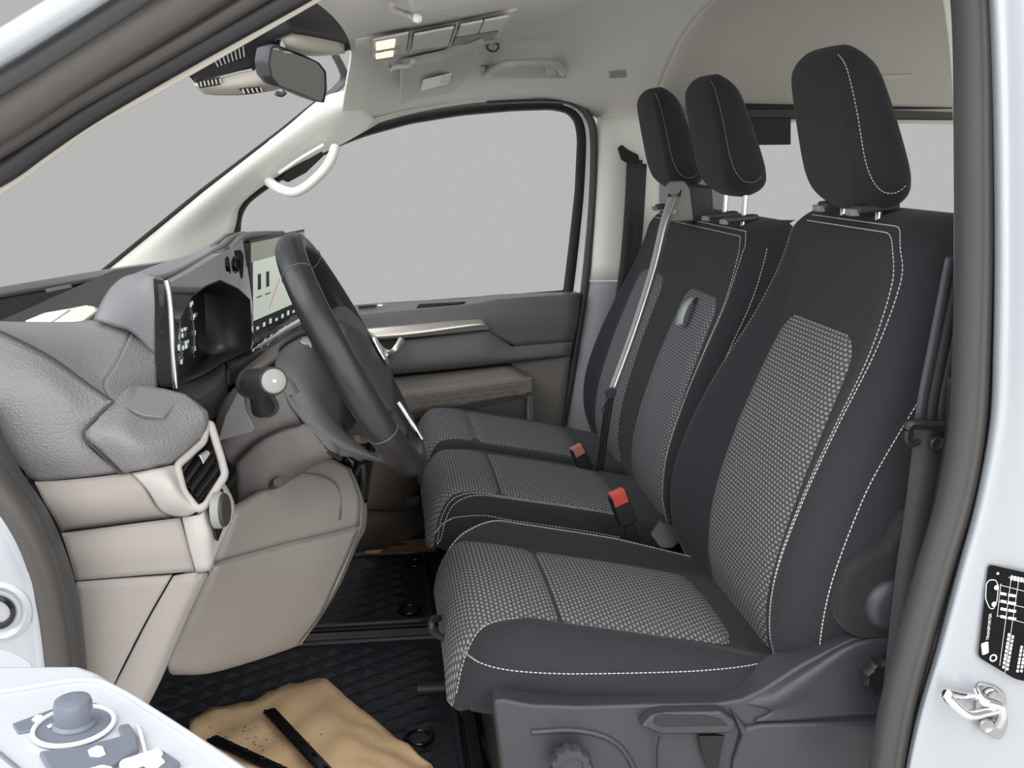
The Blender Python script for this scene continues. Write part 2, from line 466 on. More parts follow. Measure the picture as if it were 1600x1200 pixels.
# coat clip badge of the curtain airbag
slab('airbag_badge', LR_(0.003, (952, 112), (978, 110), (980, 121), (953, 123)), (0, 0.004, 0.006), 'grey_plastic', ce, 0.001, r=0.003)
ch = onr(770, 73, 0.006)
tube('coat_hook_ring', [ch+V(0.012*math.cos(t), 0, 0.009*math.sin(t)) for t in np.linspace(0, 2*PI, 14)[:-1]], 0.0025, 'dark_plastic', ce, closed=True, sec=6)
box('coat_hook', ch+V(0.002, 0.0, -0.001), (0.005, 0.006, 0.014), 'grey_plastic', ce, 0.001)
# rear lamp lens in the rear lining
slab('rear_courtesy_lens', L(2.52, (1370, 118), (1428, 116), (1425, 121), (1400, 124), (1370, 123)), (0, 0.01, 0.004), 'headliner_rear', ce, 0.002)

# ---- windscreen
w1 = struct('window_1', (-0.4, 1.97, 0.75), 'clear raked windscreen above the dashboard')
def ws(s, Y):   # s 0 base, 1 header
    k = 1-((Y-1.97)/0.85)**2
    bx_, bz = -0.66-0.14*k, 0.675+0.02*k
    tx_, tz = -0.085-0.03*k, 1.125+0.03*k
    return V(bx_+(tx_-bx_)*s, Y, bz+(tz-bz)*s+0.03*math.sin(PI*s))
gridmesh('windscreen_glass', [[ws(s, y) for s in np.linspace(-0.03, 1.03, 8)] for y in np.linspace(1.17, 2.73, 14)], 'glass', w1, solid=0.004, face=(1, 0, -0.3))
# dark printed border at the far upper corner
surf('windscreen_border', [T((500, 158, 2.70), (528, 141, 2.70), (544, 124, 2.70), (540, 108, 2.68), (527, 84, 2.66)),
                           T((497, 154, 2.71), (518, 138, 2.71), (531, 122, 2.71), (528, 108, 2.69), (516, 84, 2.67))], 'seal', w1, 0.004, lv=True)
surf('windscreen_header', [[V(front_edge(y)-0.0, y, roof(front_edge(y), y)+0.004), V(front_edge(y)-0.05, y, roof(front_edge(y), y)+0.012), ws(0.98, y)] for y in np.linspace(1.18, 2.03, 6)], 'matte_black', w1, 0.004, face=(0.3, 0, -1))
tube('windscreen_seal', T((160, 424, 2.672), (240, 359, 2.672), (315, 298, 2.675), (437, 206, 2.68), (500, 155, 2.69)), 0.005, 'matte_black', w1, sec=6)

# ---- passenger side: A-pillar trim
t1 = struct('trim_1', at(300, 405, 2.7), 'white moulded pillar trim beside the passenger window')
LEFT = [(150, 436), (168, 419), (315, 299), (437, 207), (500, 155), (539, 141)]
RIGHT = [(330, 446), (366, 360), (376, 322), (412, 290), (470, 254), (527, 229), (592, 193)]
lft = cr([np.array(p, float) for p in LEFT], 8); rgt = cr([np.array(p, float) for p in RIGHT], 8)
lft = np.array([[np.interp(s, np.linspace(0, 1, len(lft)), lft[:, k]) for k in (0, 1)] for s in np.linspace(0, 1, 30)])
rgt = np.array([[np.interp(s, np.linspace(0, 1, len(rgt)), rgt[:, k]) for k in (0, 1)] for s in np.linspace(0, 1, 30)])
G = []
for i in range(30):
    row = []
    for j in range(13):
        t = j/12; p = lft[i]*(1-t)+rgt[i]*t
        row.append(at(p[0], p[1], 2.675+0.105*t-0.038*math.sin(PI*t)))
    G.append(row)
G = np.array(G)
gridmesh('pillar_cover', G, 'pillar', t1, solid=0.006)
hp = cr(T((420, 284, 2.735), (436, 295, 2.70), (458, 301, 2.685), (480, 291, 2.68), (504, 269, 2.68), (517, 250, 2.69), (524, 230, 2.71)), 6)
tube('grab_handle', hp, 0.0125, 'pillar', t1, ry=0.014, sec=12)
slab('handle_recess', T((440, 281, 2.742), (449, 268, 2.735), (503, 236, 2.718), (505, 244, 2.722), (478, 270, 2.735), (450, 285, 2.745)), (0, 0.004, 0), 'matte_black', t1, 0.001)
tube('handle_bead', cr(T((436, 270, 2.715), (470, 247, 2.70), (506, 226, 2.69)), 5), 0.004, 'pillar', t1, sec=6)

# ---- passenger door
d1 = struct('door_1', (0.2, 2.8, 0.1), 'passenger door with grey trim panel and long storage shelf')
win = [(366, 362), (368, 336), (380, 312), (410, 289), (470, 252), (530, 218), (570, 203), (640, 184), (720, 171), (800, 164), (862, 162), (890, 168), (906, 186), (911, 215), (907, 300), (898, 380), (888, 462), (700, 476), (560, 486), (450, 492), (380, 494), (368, 440)]
wp = [at(a, b, 2.80) for a, b in win]
cen = sum(wp)/len(wp)
wpc = np.array(fillet(wp, 0.02, 3))
tube('window_seal', wpc, 0.016, 'matte_black', d1, closed=True, sec=8, ry=0.018)
inner = wpc+V(0, 0.0, 0)
w2 = struct('window_2', (0.2, 2.81, 0.55), 'clear passenger door window')
slab('door_glass', [p+V(0, 0.012, 0) for p in wpc], (0, 0.004, 0), 'glass', w2, 0)
# painted rear frame of the door beside the glass
surf('door_frame', [T((884, 160, 2.775), (905, 168, 2.775), (921, 190, 2.775), (924, 230, 2.775), (920, 320, 2.775), (911, 420, 2.775), (905, 470, 2.775)),
                    T((876, 168, 2.79), (897, 178, 2.79), (908, 196, 2.79), (912, 230, 2.79), (907, 320, 2.79), (897, 420, 2.79), (890, 470, 2.79))], 'pillar', d1, 0.012, lv=True)
surf('door_edge', [T((905, 456, 2.762), (903, 500, 2.762), (893, 570, 2.762), (880, 640, 2.762), (865, 730, 2.762)), T((911, 456, 2.77), (909, 500, 2.77), (899, 570, 2.77), (886, 640, 2.77), (871, 730, 2.77))], 'pillar', d1, 0.01, lv=True)
slab('door_core', [V(-0.55, 2.778, 0.0), V(0.50, 2.778, 0.0), V(0.545, 2.778, 0.555), V(-0.55, 2.778, 0.535)], (0, 0.02, 0), 'dark_plastic', d1, 0.002)
# upper trim; sill colour lightened to paint in its sky reflection
surf('sill', [T((350, 500, 2.79), (560, 476, 2.79), (720, 466, 2.79), (780, 460, 2.79), (906, 455, 2.79)),
              T((350, 514, 2.725), (560, 492, 2.725), (720, 478, 2.725), (780, 468, 2.728), (906, 459, 2.735))], 'pad_smooth', d1, 0.02, lv=True)
surf('upper_trim', [T((350, 514, 2.725), (560, 492, 2.725), (720, 478, 2.725), (780, 468, 2.728), (906, 459, 2.735)),
                    T((350, 548, 2.715), (560, 524, 2.712), (735, 500, 2.715), (800, 500, 2.724), (904, 495, 2.735)),
                    T((350, 554, 2.72), (560, 530, 2.72), (750, 512, 2.722), (805, 541, 2.735), (896, 534, 2.742))], 'door_grey', d1, 0.02, lu=True)
slab('speaker_slot', T((651, 480, 2.735), (721, 473, 2.735), (727, 471, 2.745), (655, 475, 2.75)), (0, 0, -0.004), 'matte_black', d1, 0)
slab('lock_slot', T((560, 481, 2.75), (588, 478, 2.75), (586, 476, 2.76), (560, 478, 2.76)), (0, 0, -0.003), 'matte_black', d1, 0)
slab('lock_button', T((590, 479, 2.75), (598, 478, 2.75), (598, 476, 2.755), (590, 477, 2.755)), (0, 0, 0.004), 'chrome', d1, 0.001)
surf('satin_strip', [T((540, 516, 2.705), (640, 507, 2.705), (742, 499, 2.708), (757, 503, 2.71)),
                     T((540, 530, 2.695), (640, 522, 2.695), (746, 508, 2.70), (764, 512, 2.708)),
                     T((540, 536, 2.705), (640, 528, 2.705), (748, 517, 2.71), (765, 515, 2.71))], 'satin', d1, 0.008)
surf('armrest', [T((540, 536, 2.715), (640, 530, 2.715), (764, 516, 2.718), (800, 541, 2.735), (896, 534, 2.742)),
                 T((540, 566, 2.70), (640, 556, 2.70), (760, 545, 2.705), (805, 546, 2.725), (894, 540, 2.735)),
                 T((540, 584, 2.70), (640, 574, 2.70), (760, 562, 2.705), (810, 560, 2.72), (892, 553, 2.735)),
                 T((540, 594, 2.72), (640, 583, 2.72), (760, 570, 2.722), (810, 565, 2.73), (891, 556, 2.742))], 'door_grey', d1, 0.01, lu=True)
# inner pull handle
hc = T((596, 548, 2.69), (610, 552, 2.672), (619, 545, 2.668), (628, 531, 2.685))
tube('door_pull', cr(hc, 5), 0.010, 'satin', d1, ry=0.009, sec=10)
slab('pull_recess', T((590, 530, 2.712), (630, 527, 2.712), (622, 546, 2.70), (604, 554, 2.70), (590, 552, 2.70)), (0, 0.006, 0), 'matte_black', d1, 0)
# storage shelf
surf('pocket_top', [T((600, 588, 2.745), (700, 578, 2.745), (797, 568, 2.745)), T((610, 618, 2.66), (720, 604, 2.66), (829, 589, 2.66))], 'door_brown', d1, 0.01, lu=True, lv=True)
surf('pocket_lip', [T((610, 617, 2.66), (720, 604, 2.66), (829, 589, 2.66)), T((610, 622, 2.645), (720, 608, 2.645), (831, 592, 2.645)),
                    T((610, 648, 2.648), (720, 632, 2.648), (831, 612, 2.648)), T((610, 660, 2.665), (720, 642, 2.665), (830, 620, 2.665))], 'door_brown', d1, 0.01, lu=True, lv=True, bevel=0.002)
for r_ in range(3):
    for q in range(9):
        x0 = 648+q*20+(r_ % 2)*7; y0 = 622+r_*7.0-(x0-648)*0.132
        slab('grip_dash', [at(x0, y0, 2.644), at(x0+13, y0-1.7, 2.644), at(x0+13, y0+0.8, 2.644), at(x0, y0+2.5, 2.644)], (0, 0.002, 0), 'brown', d1, 0) if x0 < 812 else None
surf('pocket_well', [T((610, 652, 2.69), (720, 640, 2.69), (826, 620, 2.69)), T((610, 700, 2.73), (720, 690, 2.73), (826, 668, 2.73))], 'door_brown', d1, 0.01, lu=True, lv=True)
slab('pocket_end', T((824, 614, 2.66), (831, 611, 2.66), (831, 590, 2.70), (833, 660, 2.66), (827, 700, 2.66)), (0, 0.03, 0), 'pillar_grey', d1, 0.002)
surf('lower_trim', [T((540, 594, 2.752), (780, 568, 2.752), (840, 561, 2.752), (892, 554, 2.752)),
                    T((540, 690, 2.752), (760, 662, 2.752), (820, 640, 2.752), (882, 632, 2.752)),
                    T((540, 800, 2.752), (740, 770, 2.752), (820, 755, 2.752), (864, 745, 2.752)),
                    T((540, 880, 2.752), (740, 870, 2.752), (820, 865, 2.752), (846, 860, 2.752))], 'door_brown', d1, 0.02)

# ---- passenger side: B-pillar trim
t2 = struct('trim_2', (0.6, 2.78, 0.1), 'pale pillar trim behind the passenger door')
tube('door_rubber', cr(T((760, 157, 2.765), (840, 154, 2.765), (890, 158, 2.765), (918, 180, 2.765), (928, 220, 2.765), (925, 330, 2.765), (915, 440, 2.765), (905, 510, 2.765), (893, 585, 2.765), (878, 670, 2.765), (866, 740, 2.765)), 6), 0.0105, 'seal', t2, sec=8)
surf('headliner_edge', [T((540, 214, 2.77), (592, 192, 2.768), (660, 174, 2.765), (740, 161, 2.76), (830, 154, 2.755), (885, 152, 2.755), (922, 172, 2.755)),
                        T((540, 207, 2.755), (590, 185, 2.752), (660, 168, 2.75), (740, 155, 2.745), (830, 147, 2.742), (888, 145, 2.742), (929, 166, 2.742))], 'headliner', t2, 0.006)
surf('upper_cover', [T((932, 176, 2.775), (940, 184, 2.752), (960, 180, 2.728), (985, 179, 2.725), (1030, 178, 2.73)),
                     T((930, 300, 2.775), (934, 300, 2.752), (955, 300, 2.728), (985, 300, 2.725), (1030, 300, 2.73)),
                     T((921, 438, 2.775), (925, 438, 2.752), (945, 438, 2.728), (975, 438, 2.725), (1030, 438, 2.73))], 'pillar', t2, 0.006)
surf('lower_cover', [T((919, 440, 2.775), (925, 440, 2.75), (946, 440, 2.726), (975, 440, 2.722), (1030, 440, 2.73)),
                     T((906, 520, 2.775), (914, 520, 2.75), (934, 520, 2.726), (965, 520, 2.722), (1030, 520, 2.73)),
                     T((880, 680, 2.775), (892, 680, 2.75), (915, 680, 2.726), (950, 680, 2.722), (1030, 680, 2.73)),
                     T((862, 790, 2.775), (872, 790, 2.75), (900, 790, 2.726), (950, 790, 2.722), (1030, 790, 2.73))], 'pillar_grey', t2, 0.006)
# belt on that pillar
sb = thing('pillar_seat_belt', at(990, 260, 2.7), 'dark seat belt hanging from a black loop on the pale far pillar', 'seat belt')
slab('belt_loop', T((966, 232, 2.715), (972, 226, 2.71), (982, 234, 2.70), (998, 242, 2.695), (1000, 254, 2.695), (984, 256, 2.70), (972, 250, 2.71)), (0, 0.014, 0), 'matte_black', sb, 0.003)
strap('belt_webbing', cr(T((992, 250, 2.70), (988, 330, 2.695), (980, 420, 2.69), (965, 520, 2.69)), 6), V(0.022, 0.006, 0), 'belt_dark', sb)
strap('belt_webbing', cr(T((1003, 256, 2.712), (999, 330, 2.71), (992, 420, 2.705)), 6), V(0.014, 0.004, 0), 'belt_dark', sb)

# ---- far side behind the B-pillar: sliding door with its window
wr = struct('wall_far', (1.4, 2.8, 0.4), 'far side wall of the rear cabin')
slab('lower_panel', [V(0.72, 2.80, 0), V(2.3, 2.80, 0), V(2.3, 2.80, 0.55), V(0.72, 2.80, 0.55)], (0, 0.03, 0), 'pillar_grey', wr, 0.004)
surf('window_header', [T((1120, 160, 2.74), (1180, 160, 2.74), (1500, 160, 2.74), (1560, 160, 2.74)), T((1120, 170, 2.735), (1180, 169, 2.735), (1500, 169, 2.735), (1560, 169, 2.735))], 'matte_black', wr, 0.01, lu=True, lv=True)
surf('header_rail', [T((1100, 169, 2.745), (1180, 169, 2.745), (1500, 169, 2.745), (1560, 169, 2.745)), T((1100, 186, 2.755), (1180, 186, 2.755), (1500, 188, 2.755), (1560, 188, 2.755))], 'dark_plastic', wr, 0.01, lu=True, lv=True)
slab('window_shade', T((1090, 184, 2.75), (1236, 184, 2.75), (1236, 226, 2.75), (1090, 228, 2.75)), (0, 0.02, 0), 'matte_black', wr, 0.002)
slab('rear_lining_edge', T((1236, 187, 2.76), (1560, 188, 2.76), (1560, 195, 2.76), (1236, 191, 2.76)), (0, 0.01, 0), 'beige', wr, 0)
slab('pillar_back', [V(0.70, 2.775, 0.5), V(0.95, 2.775, 0.5), V(0.93, 2.775, 1.10), V(0.72, 2.775, 1.10)], (0, 0.02, 0), 'pillar_grey', wr, 0.004)
w3 = struct('window_3', (1.5, 2.81, 0.55), 'clear window of the rear cabin behind the headrests')
slab('rear_glass', [V(0.93, 2.81, 0.55), V(2.3, 2.81, 0.55), V(2.3, 2.81, 1.08), V(0.93, 2.81, 1.08)], (0, 0.004, 0), 'glass', w3, 0)
wn = struct('wall_near', (1.5, 1.1, 0.3), 'near side wall of the rear cabin')
slab('lower_panel', [V(0.80, 1.09, 0), V(2.3, 1.09, 0), V(2.3, 1.09, 0.55), V(0.80, 1.09, 0.55)], (0, 0.03, 0), 'pillar_grey', wn, 0.004)

# ---- driver side: A-pillar with door rubbers
t3 = struct('trim_3', at(0, 100, 1.1), 'silver windscreen pillar with thick rubber door seals')
def band(name, Y, pts, r, m, ry=None, p=None, ext=0):
    if ext:      # carry on down the wing on the left and along the roof rail to the rear pillar
        (x0, y0), (x1, y1) = pts[0], pts[-1]
        pts = [(x0-330, y0+235), (x0-150, y0+95)]+pts+[(x1+190, y1-70-ext*0.2), (x1+480, y1-105-ext*0.2), (1330, -150-ext*0.3), (1500, -128)]
    return tube(name, cr(L(Y, *pts), 8), r, m, p or t3, sec=16, ry=ry)
band('painted_edge', 1.06, [(-120, 140), (0, 74), (118, 2), (240, -72)], 0.0145, 'paint', 0.012, ext=60)
band('glass_channel', 1.09, [(-120, 165), (0, 101), (157, 4), (300, -82)], 0.006, 'matte_black', ext=50)
band('outer_seal', 1.09, [(-120, 188), (0, 125), (100, 64), (192, 4), (330, -84)], 0.0145, 'seal', 0.012, ext=40)
band('main_seal', 1.10, [(-120, 250), (0, 184), (110, 112), (210, 50), (285, 4), (430, -82)], 0.0215, 'seal_light', 0.016, ext=30)
band('inner_seal', 1.125, [(-120, 292), (0, 229), (120, 154), (245, 84), (384, 2), (520, -78)], 0.0105, 'seal_light', 0.012, ext=20)
band('glass_rubber', 1.145, [(-120, 332), (0, 268), (60, 226), (140, 172), (270, 96), (440, 2), (570, -68)], 0.0135, 'black_plastic', 0.012, ext=10)
band('bright_edge', 1.165, [(-120, 362), (0, 294), (30, 275), (90, 231), (150, 189), (280, 118), (479, 4), (600, -64)], 0.0055, 'beige', 0.004, ext=5)
surf('roof_skin', [[V(x, 1.06, roof(max(-0.1, x), 1.2)+0.02), V(x, 1.10, roof(max(-0.1, x), 1.2)+0.07), V(x, 1.25, roof(max(-0.1, x), 1.2)+0.09)] for x in np.linspace(0.0, 1.6, 9)], 'paint', t3, 0.004, face=(0, -1, 1))
# lower part: painted pillar foot and curved seals
sf = surf('pillar_foot', [T((-620, 700, 1.10), (-380, 700, 1.10), (-150, 700, 1.10), (-60, 740, 1.09), (-12, 768, 1.09), (2, 790, 1.11)), T((-620, 850, 1.10), (-380, 850, 1.10), (-150, 850, 1.10), (-60, 850, 1.085), (30, 868, 1.085), (48, 880, 1.11)),
                          T((-620, 960, 1.10), (-380, 960, 1.10), (-150, 960, 1.10), (-60, 960, 1.085), (54, 960, 1.085), (68, 962, 1.11)), T((-620, 1240, 1.10), (-380, 1240, 1.10), (-150, 1240, 1.10), (-60, 1240, 1.085), (68, 1240, 1.085), (80, 1240, 1.11))], 'paint', t3, 0.01)
lathe('rubber_plug', at(-4, 956, 1.082), (0, -1, 0), [(0.034, -0.004), (0.034, 0.0), (0.029, 0.003), (0.024, 0.0), (0.019, -0.004)], 'paint', t3, 28)
lathe('plug_core', at(-4, 956, 1.082), (0, -1, 0), [(0.0185, -0.004), (0.0185, 0.003), (0.014, 0.004), (0.012, -0.001), (0.004, -0.001)], 'gloss_black', t3, 24)
band('foot_seal', 1.105, [(-70, 660), (-20, 742), (28, 810), (58, 872), (78, 950), (90, 1040), (98, 1140), (104, 1260)], 0.0185, 'seal_light', 0.02)
band('foot_seal_inner', 1.125, [(-40, 640), (10, 742), (56, 812), (86, 884), (104, 952), (114, 1040), (122, 1140), (128, 1260)], 0.0135, 'seal', 0.02)
band('foot_edge', 1.09, [(-90, 690), (-46, 752), (6, 822), (34, 880), (52, 950), (64, 1040), (70, 1140), (76, 1260)], 0.006, 'paint', 0.006)

# ---- driver side: B-pillar
t4 = struct('trim_4', at(1500, 1200, 1.1), 'silver door pillar with grey rubber seal by the driver seat')
ctr = [(1512, -90), (1521, 40), (1523, 200), (1523, 400), (1519, 550), (1512, 670), (1493, 780), (1461, 888), (1429, 1000), (1402, 1106), (1384, 1210), (1370, 1300)]
edgeR = [(1535, -90), (1543, 40), (1548, 200), (1550, 400), (1548, 550), (1543, 660), (1521, 783), (1493, 888), (1461, 1010), (1431, 1112), (1411, 1205), (1398, 1300)]
band('door_seal', 1.12, ctr, 0.0215, 'seal', 0.022, t4)
band('seal_bead', 1.103, [(a+17, b) for a, b in ctr], 0.008, 'seal_light', 0.008, t4)
band('seal_edge', 1.135, [(a-26, b) for a, b in ctr], 0.0022, 'pillar', 0.0022, t4)
surf('pillar_panel', [[at(a, b, 1.125) for a, b in edgeR], [at(a+7, b, 1.085) for a, b in edgeR], [at(a+24, b+2, 1.072) for a, b in edgeR],
                      [at(a+60-(a-1548)*0.6, b, 1.080) for a, b in edgeR], [at(1700, b, 1.080) for a, b in edgeR], [at(1900, b, 1.085) for a, b in edgeR]], 'paint', t4, 0.006, nu=4, nv=4)
surf('inner_cover', [T((1478, 590, 1.16), (1476, 650, 1.16), (1472, 700, 1.16), (1440, 860, 1.16), (1385, 1060, 1.16), (1345, 1260, 1.16)),
                     T((1500, 590, 1.135), (1498, 650, 1.135), (1494, 700, 1.135), (1462, 860, 1.135), (1410, 1060, 1.135), (1370, 1260, 1.135))], 'black_plastic', t4, 0.004, lv=True)
surf('pillar_lining', [T((1462, -60, 1.17), (1480, 60, 1.17), (1488, 170, 1.17), (1490, 260, 1.17), (1490, 600, 1.17)),
                       T((1485, -60, 1.14), (1496, 60, 1.14), (1500, 170, 1.14), (1502, 260, 1.14), (1502, 600, 1.14))], 'pillar', t4, 0.004, lv=True)
surf('pillar_inside', [[V(0.69, 1.165, z), V(0.80, 1.18, z), V(0.90, 1.16, z)] for z in (0.0, 0.3, 0.7, 1.15)], 'pillar_grey', t4, 0.006, face=(-1, 1, 0))

# ================================================================== SEATS
X0 = Sp([0.16, 0.26, 0.31, 0.388, 0.5, 0.593, 0.68, 0.75, 0.81, 0.88], [0.575, 0.553, 0.547, 0.556, 0.588, 0.622, 0.656, 0.674, 0.682, 0.686])
BK = Sp([0.16, 0.26, 0.33, 0.42, 0.52, 0.62, 0.72, 0.82, 0.90], [0.02, 0.035, 0.046, 0.054, 0.048, 0.036, 0.022, 0.006, 0.0])
class Back:
    """seat back as front and rear height fields over (offset across, height)"""
    def __init__(s, yc, W, z0, z1, wi, wc, ztop_ins, zbot_ins, crown=0.05, inner=None, bol=1.0, dsh=None, T=0.118, rz=0.055, rside=0.045):
        s.yc, s.Wf, s.z0, s.z1, s.wi, s.wc = yc, W, z0, z1, wi, wc
        s.crown, s.inner, s.bol, s.T, s.rz, s.rs = crown, inner, bol, T, rz, rside
        s.zt, s.zb = ztop_ins, zbot_ins
    def W(s, z):
        w_ = s.Wf(z); c = s.crown
        if z > s.z1-c:
            t = (z-(s.z1-c))/c; w_ -= c*1.2*quarter(t)
        return w_
    def front(s, d, z, lift=0.0):
        x = X0(z); a = abs(d); W_ = s.W(z)
        x -= BK(z)*s.bol*(0.60 if d < 0 else 1.0)*sm((a-s.wi)/(s.wc-s.wi))
        if s.inner:            # shallow trough lines between the two places of the bench
            x += 0.012*math.exp(-((d-s.inner)/0.012)**2)
        x += 0.055*quarter((a-(W_-s.rs))/s.rs)
        x += 0.06*quarter((z-(s.z1-s.rz))/s.rz)
        return x-lift
    def P(s, d, z, lift=0.0): return V(s.front(d, z, lift), s.yc+d, z)
    def pos(s, a, b, sd):
        z = s.z0+(s.z1-s.z0)*(b+1)/2; d = a*s.W(z)
        if sd == 0: return s.P(d, z)
        W_ = s.W(z); x = X0(z)+s.T
        x -= 0.035*quarter((abs(d)-(W_-0.04))/0.04); x -= 0.03*quarter((z-(s.z1-0.04))/0.04)
        return V(max(x, s.front(d, z)+0.004), s.yc+d, z)
    def patch(s, name, dc, wf, zb, zt, rt, rb, m, parent, nb=46, na=31, puff=0.006):
        """raised insert between zb and zt, half width wf(z), rounded corners"""
        G = []
        for i in range(nb):
            bb = -math.cos(PI*i/(nb-1)); z = zb+(zt-zb)*(bb+1)/2; w_ = wf(z)
            if z > zt-rt: w_ -= rt*quarter((z-(zt-rt))/rt)
            if rb and z < zb+rb: w_ -= rb*quarter(((zb+rb)-z)/rb)
            row = []
            for j in range(na):
                a = math.sin((j/(na-1)*2-1)*PI/2); d = dc+a*w_
                e = min(1-abs(a), (zt-z)/w_, (z-zb)/w_ if rb else 1)
                row.append(s.P(d, z, -0.0006+puff*(1-(1-min(1, e*5))**2)))
            G.append(row)
        return gridmesh(name, G, m, parent)

def headrest(yc, parent, m='fabric', side=True, th='thread', scale=1.0):
    zf = [0.868, 0.885, 0.93, 1.0, 1.06, 1.097]
    XF = Sp(zf, [0.678, 0.671, 0.656, 0.640, 0.626, 0.622]); XB = Sp(zf, [0.742, 0.748, 0.736, 0.708, 0.684, 0.668])
    z0, z1 = 0.868, 1.097
    Wt = Sp(zf, [0.098, 0.104, 0.114, 0.116, 0.108, 0.096])
    def W(z):
        w_ = Wt(z)*scale
        if z > z1-0.05: w_ -= 0.05*quarter((z-(z1-0.05))/0.05)
        if z < z0+0.06: w_ -= 0.055*quarter(((z0+0.06)-z)/0.06)
        return w_
    def pos(a, b, sd, lift=0.0):
        z = z0+(z1-z0)*(b+1)/2; W_ = W(z); d = a*W_; xf, xb = XF(z), XB(z); mid = (xf+xb)/2; h = (xb-xf)/2
        k = 0.9*quarter((abs(d)-(W_-0.035))/0.035)+0.0
        k2 = max(quarter((z-(z1-0.035))/0.035), quarter(((z0+0.035)-z)/0.035))
        f = (1-k)*(1-k2)
        if sd == 0: return V(mid-h*f-0.006*(1-(d/W_)**2)-lift, yc+d, z)
        return V(mid+h*f, yc+d, z)
    h = pillow('headrest', pos, m, parent, 37, 41)
    def Q(a, b): return pos(a, b, 0, 0.0008)
    if side:
        def side_pt(f, z):
            b = (z-z0)/(z1-z0)*2-1; x = XF(z)+(XB(z)-XF(z))*f; sd = 0 if pos(-1, b, 0)[0] > x else 1
            lo, hi = -1.0, -0.5
            for _ in range(40):
                m_ = (lo+hi)/2; q = pos(m_, b, sd)[0]
                if (q > x) == (sd == 0): lo = m_
                else: hi = m_
            return pos(lo, b, sd)+V(-0.0004, -0.0010, 0)
        pth = cr([np.array(p) for p in ((0.10, 1.082), (0.10, 1.03), (0.10, 0.97), (0.12, 0.935), (0.19, 0.912), (0.34, 0.899), (0.52, 0.897), (0.68, 0.902), (0.82, 0.912))], 8)
        stitches('stitching', [np.array([side_pt(*p) for p in pth])], th, h, pitch=0.0052, dash=0.0034, r=0.0008)
    for s_ in (-1, 1):
        y = yc+s_*0.058
        tube('headrest_post', [V(0.712, y, 0.905), V(0.709, y, 0.80)], 0.0058, 'chrome', parent, ref=(1, 0, 0), sec=12)
        pc = V(0.706, y, 0.0)
        h0 = 0.818 if yc > 1.8 else 0.866
        tl = 0.0
        slab('post_sleeve', [V(0.672, y-0.016, h0+0.001), V(0.735, y-0.014, h0+0.006), V(0.735, y+0.014, h0+0.006), V(0.672, y+0.014, h0+0.001)], (0, 0, 0.012), 'dark_plastic', parent, 0.004)
        slab('release_button', [V(0.664, y-0.012, h0-0.002), V(0.676, y-0.012, h0-0.002), V(0.676, y+0.012, h0-0.002), V(0.664, y+0.012, h0-0.002)], (0, 0, 0.010), 'grey_plastic', parent, 0.002)
    return h

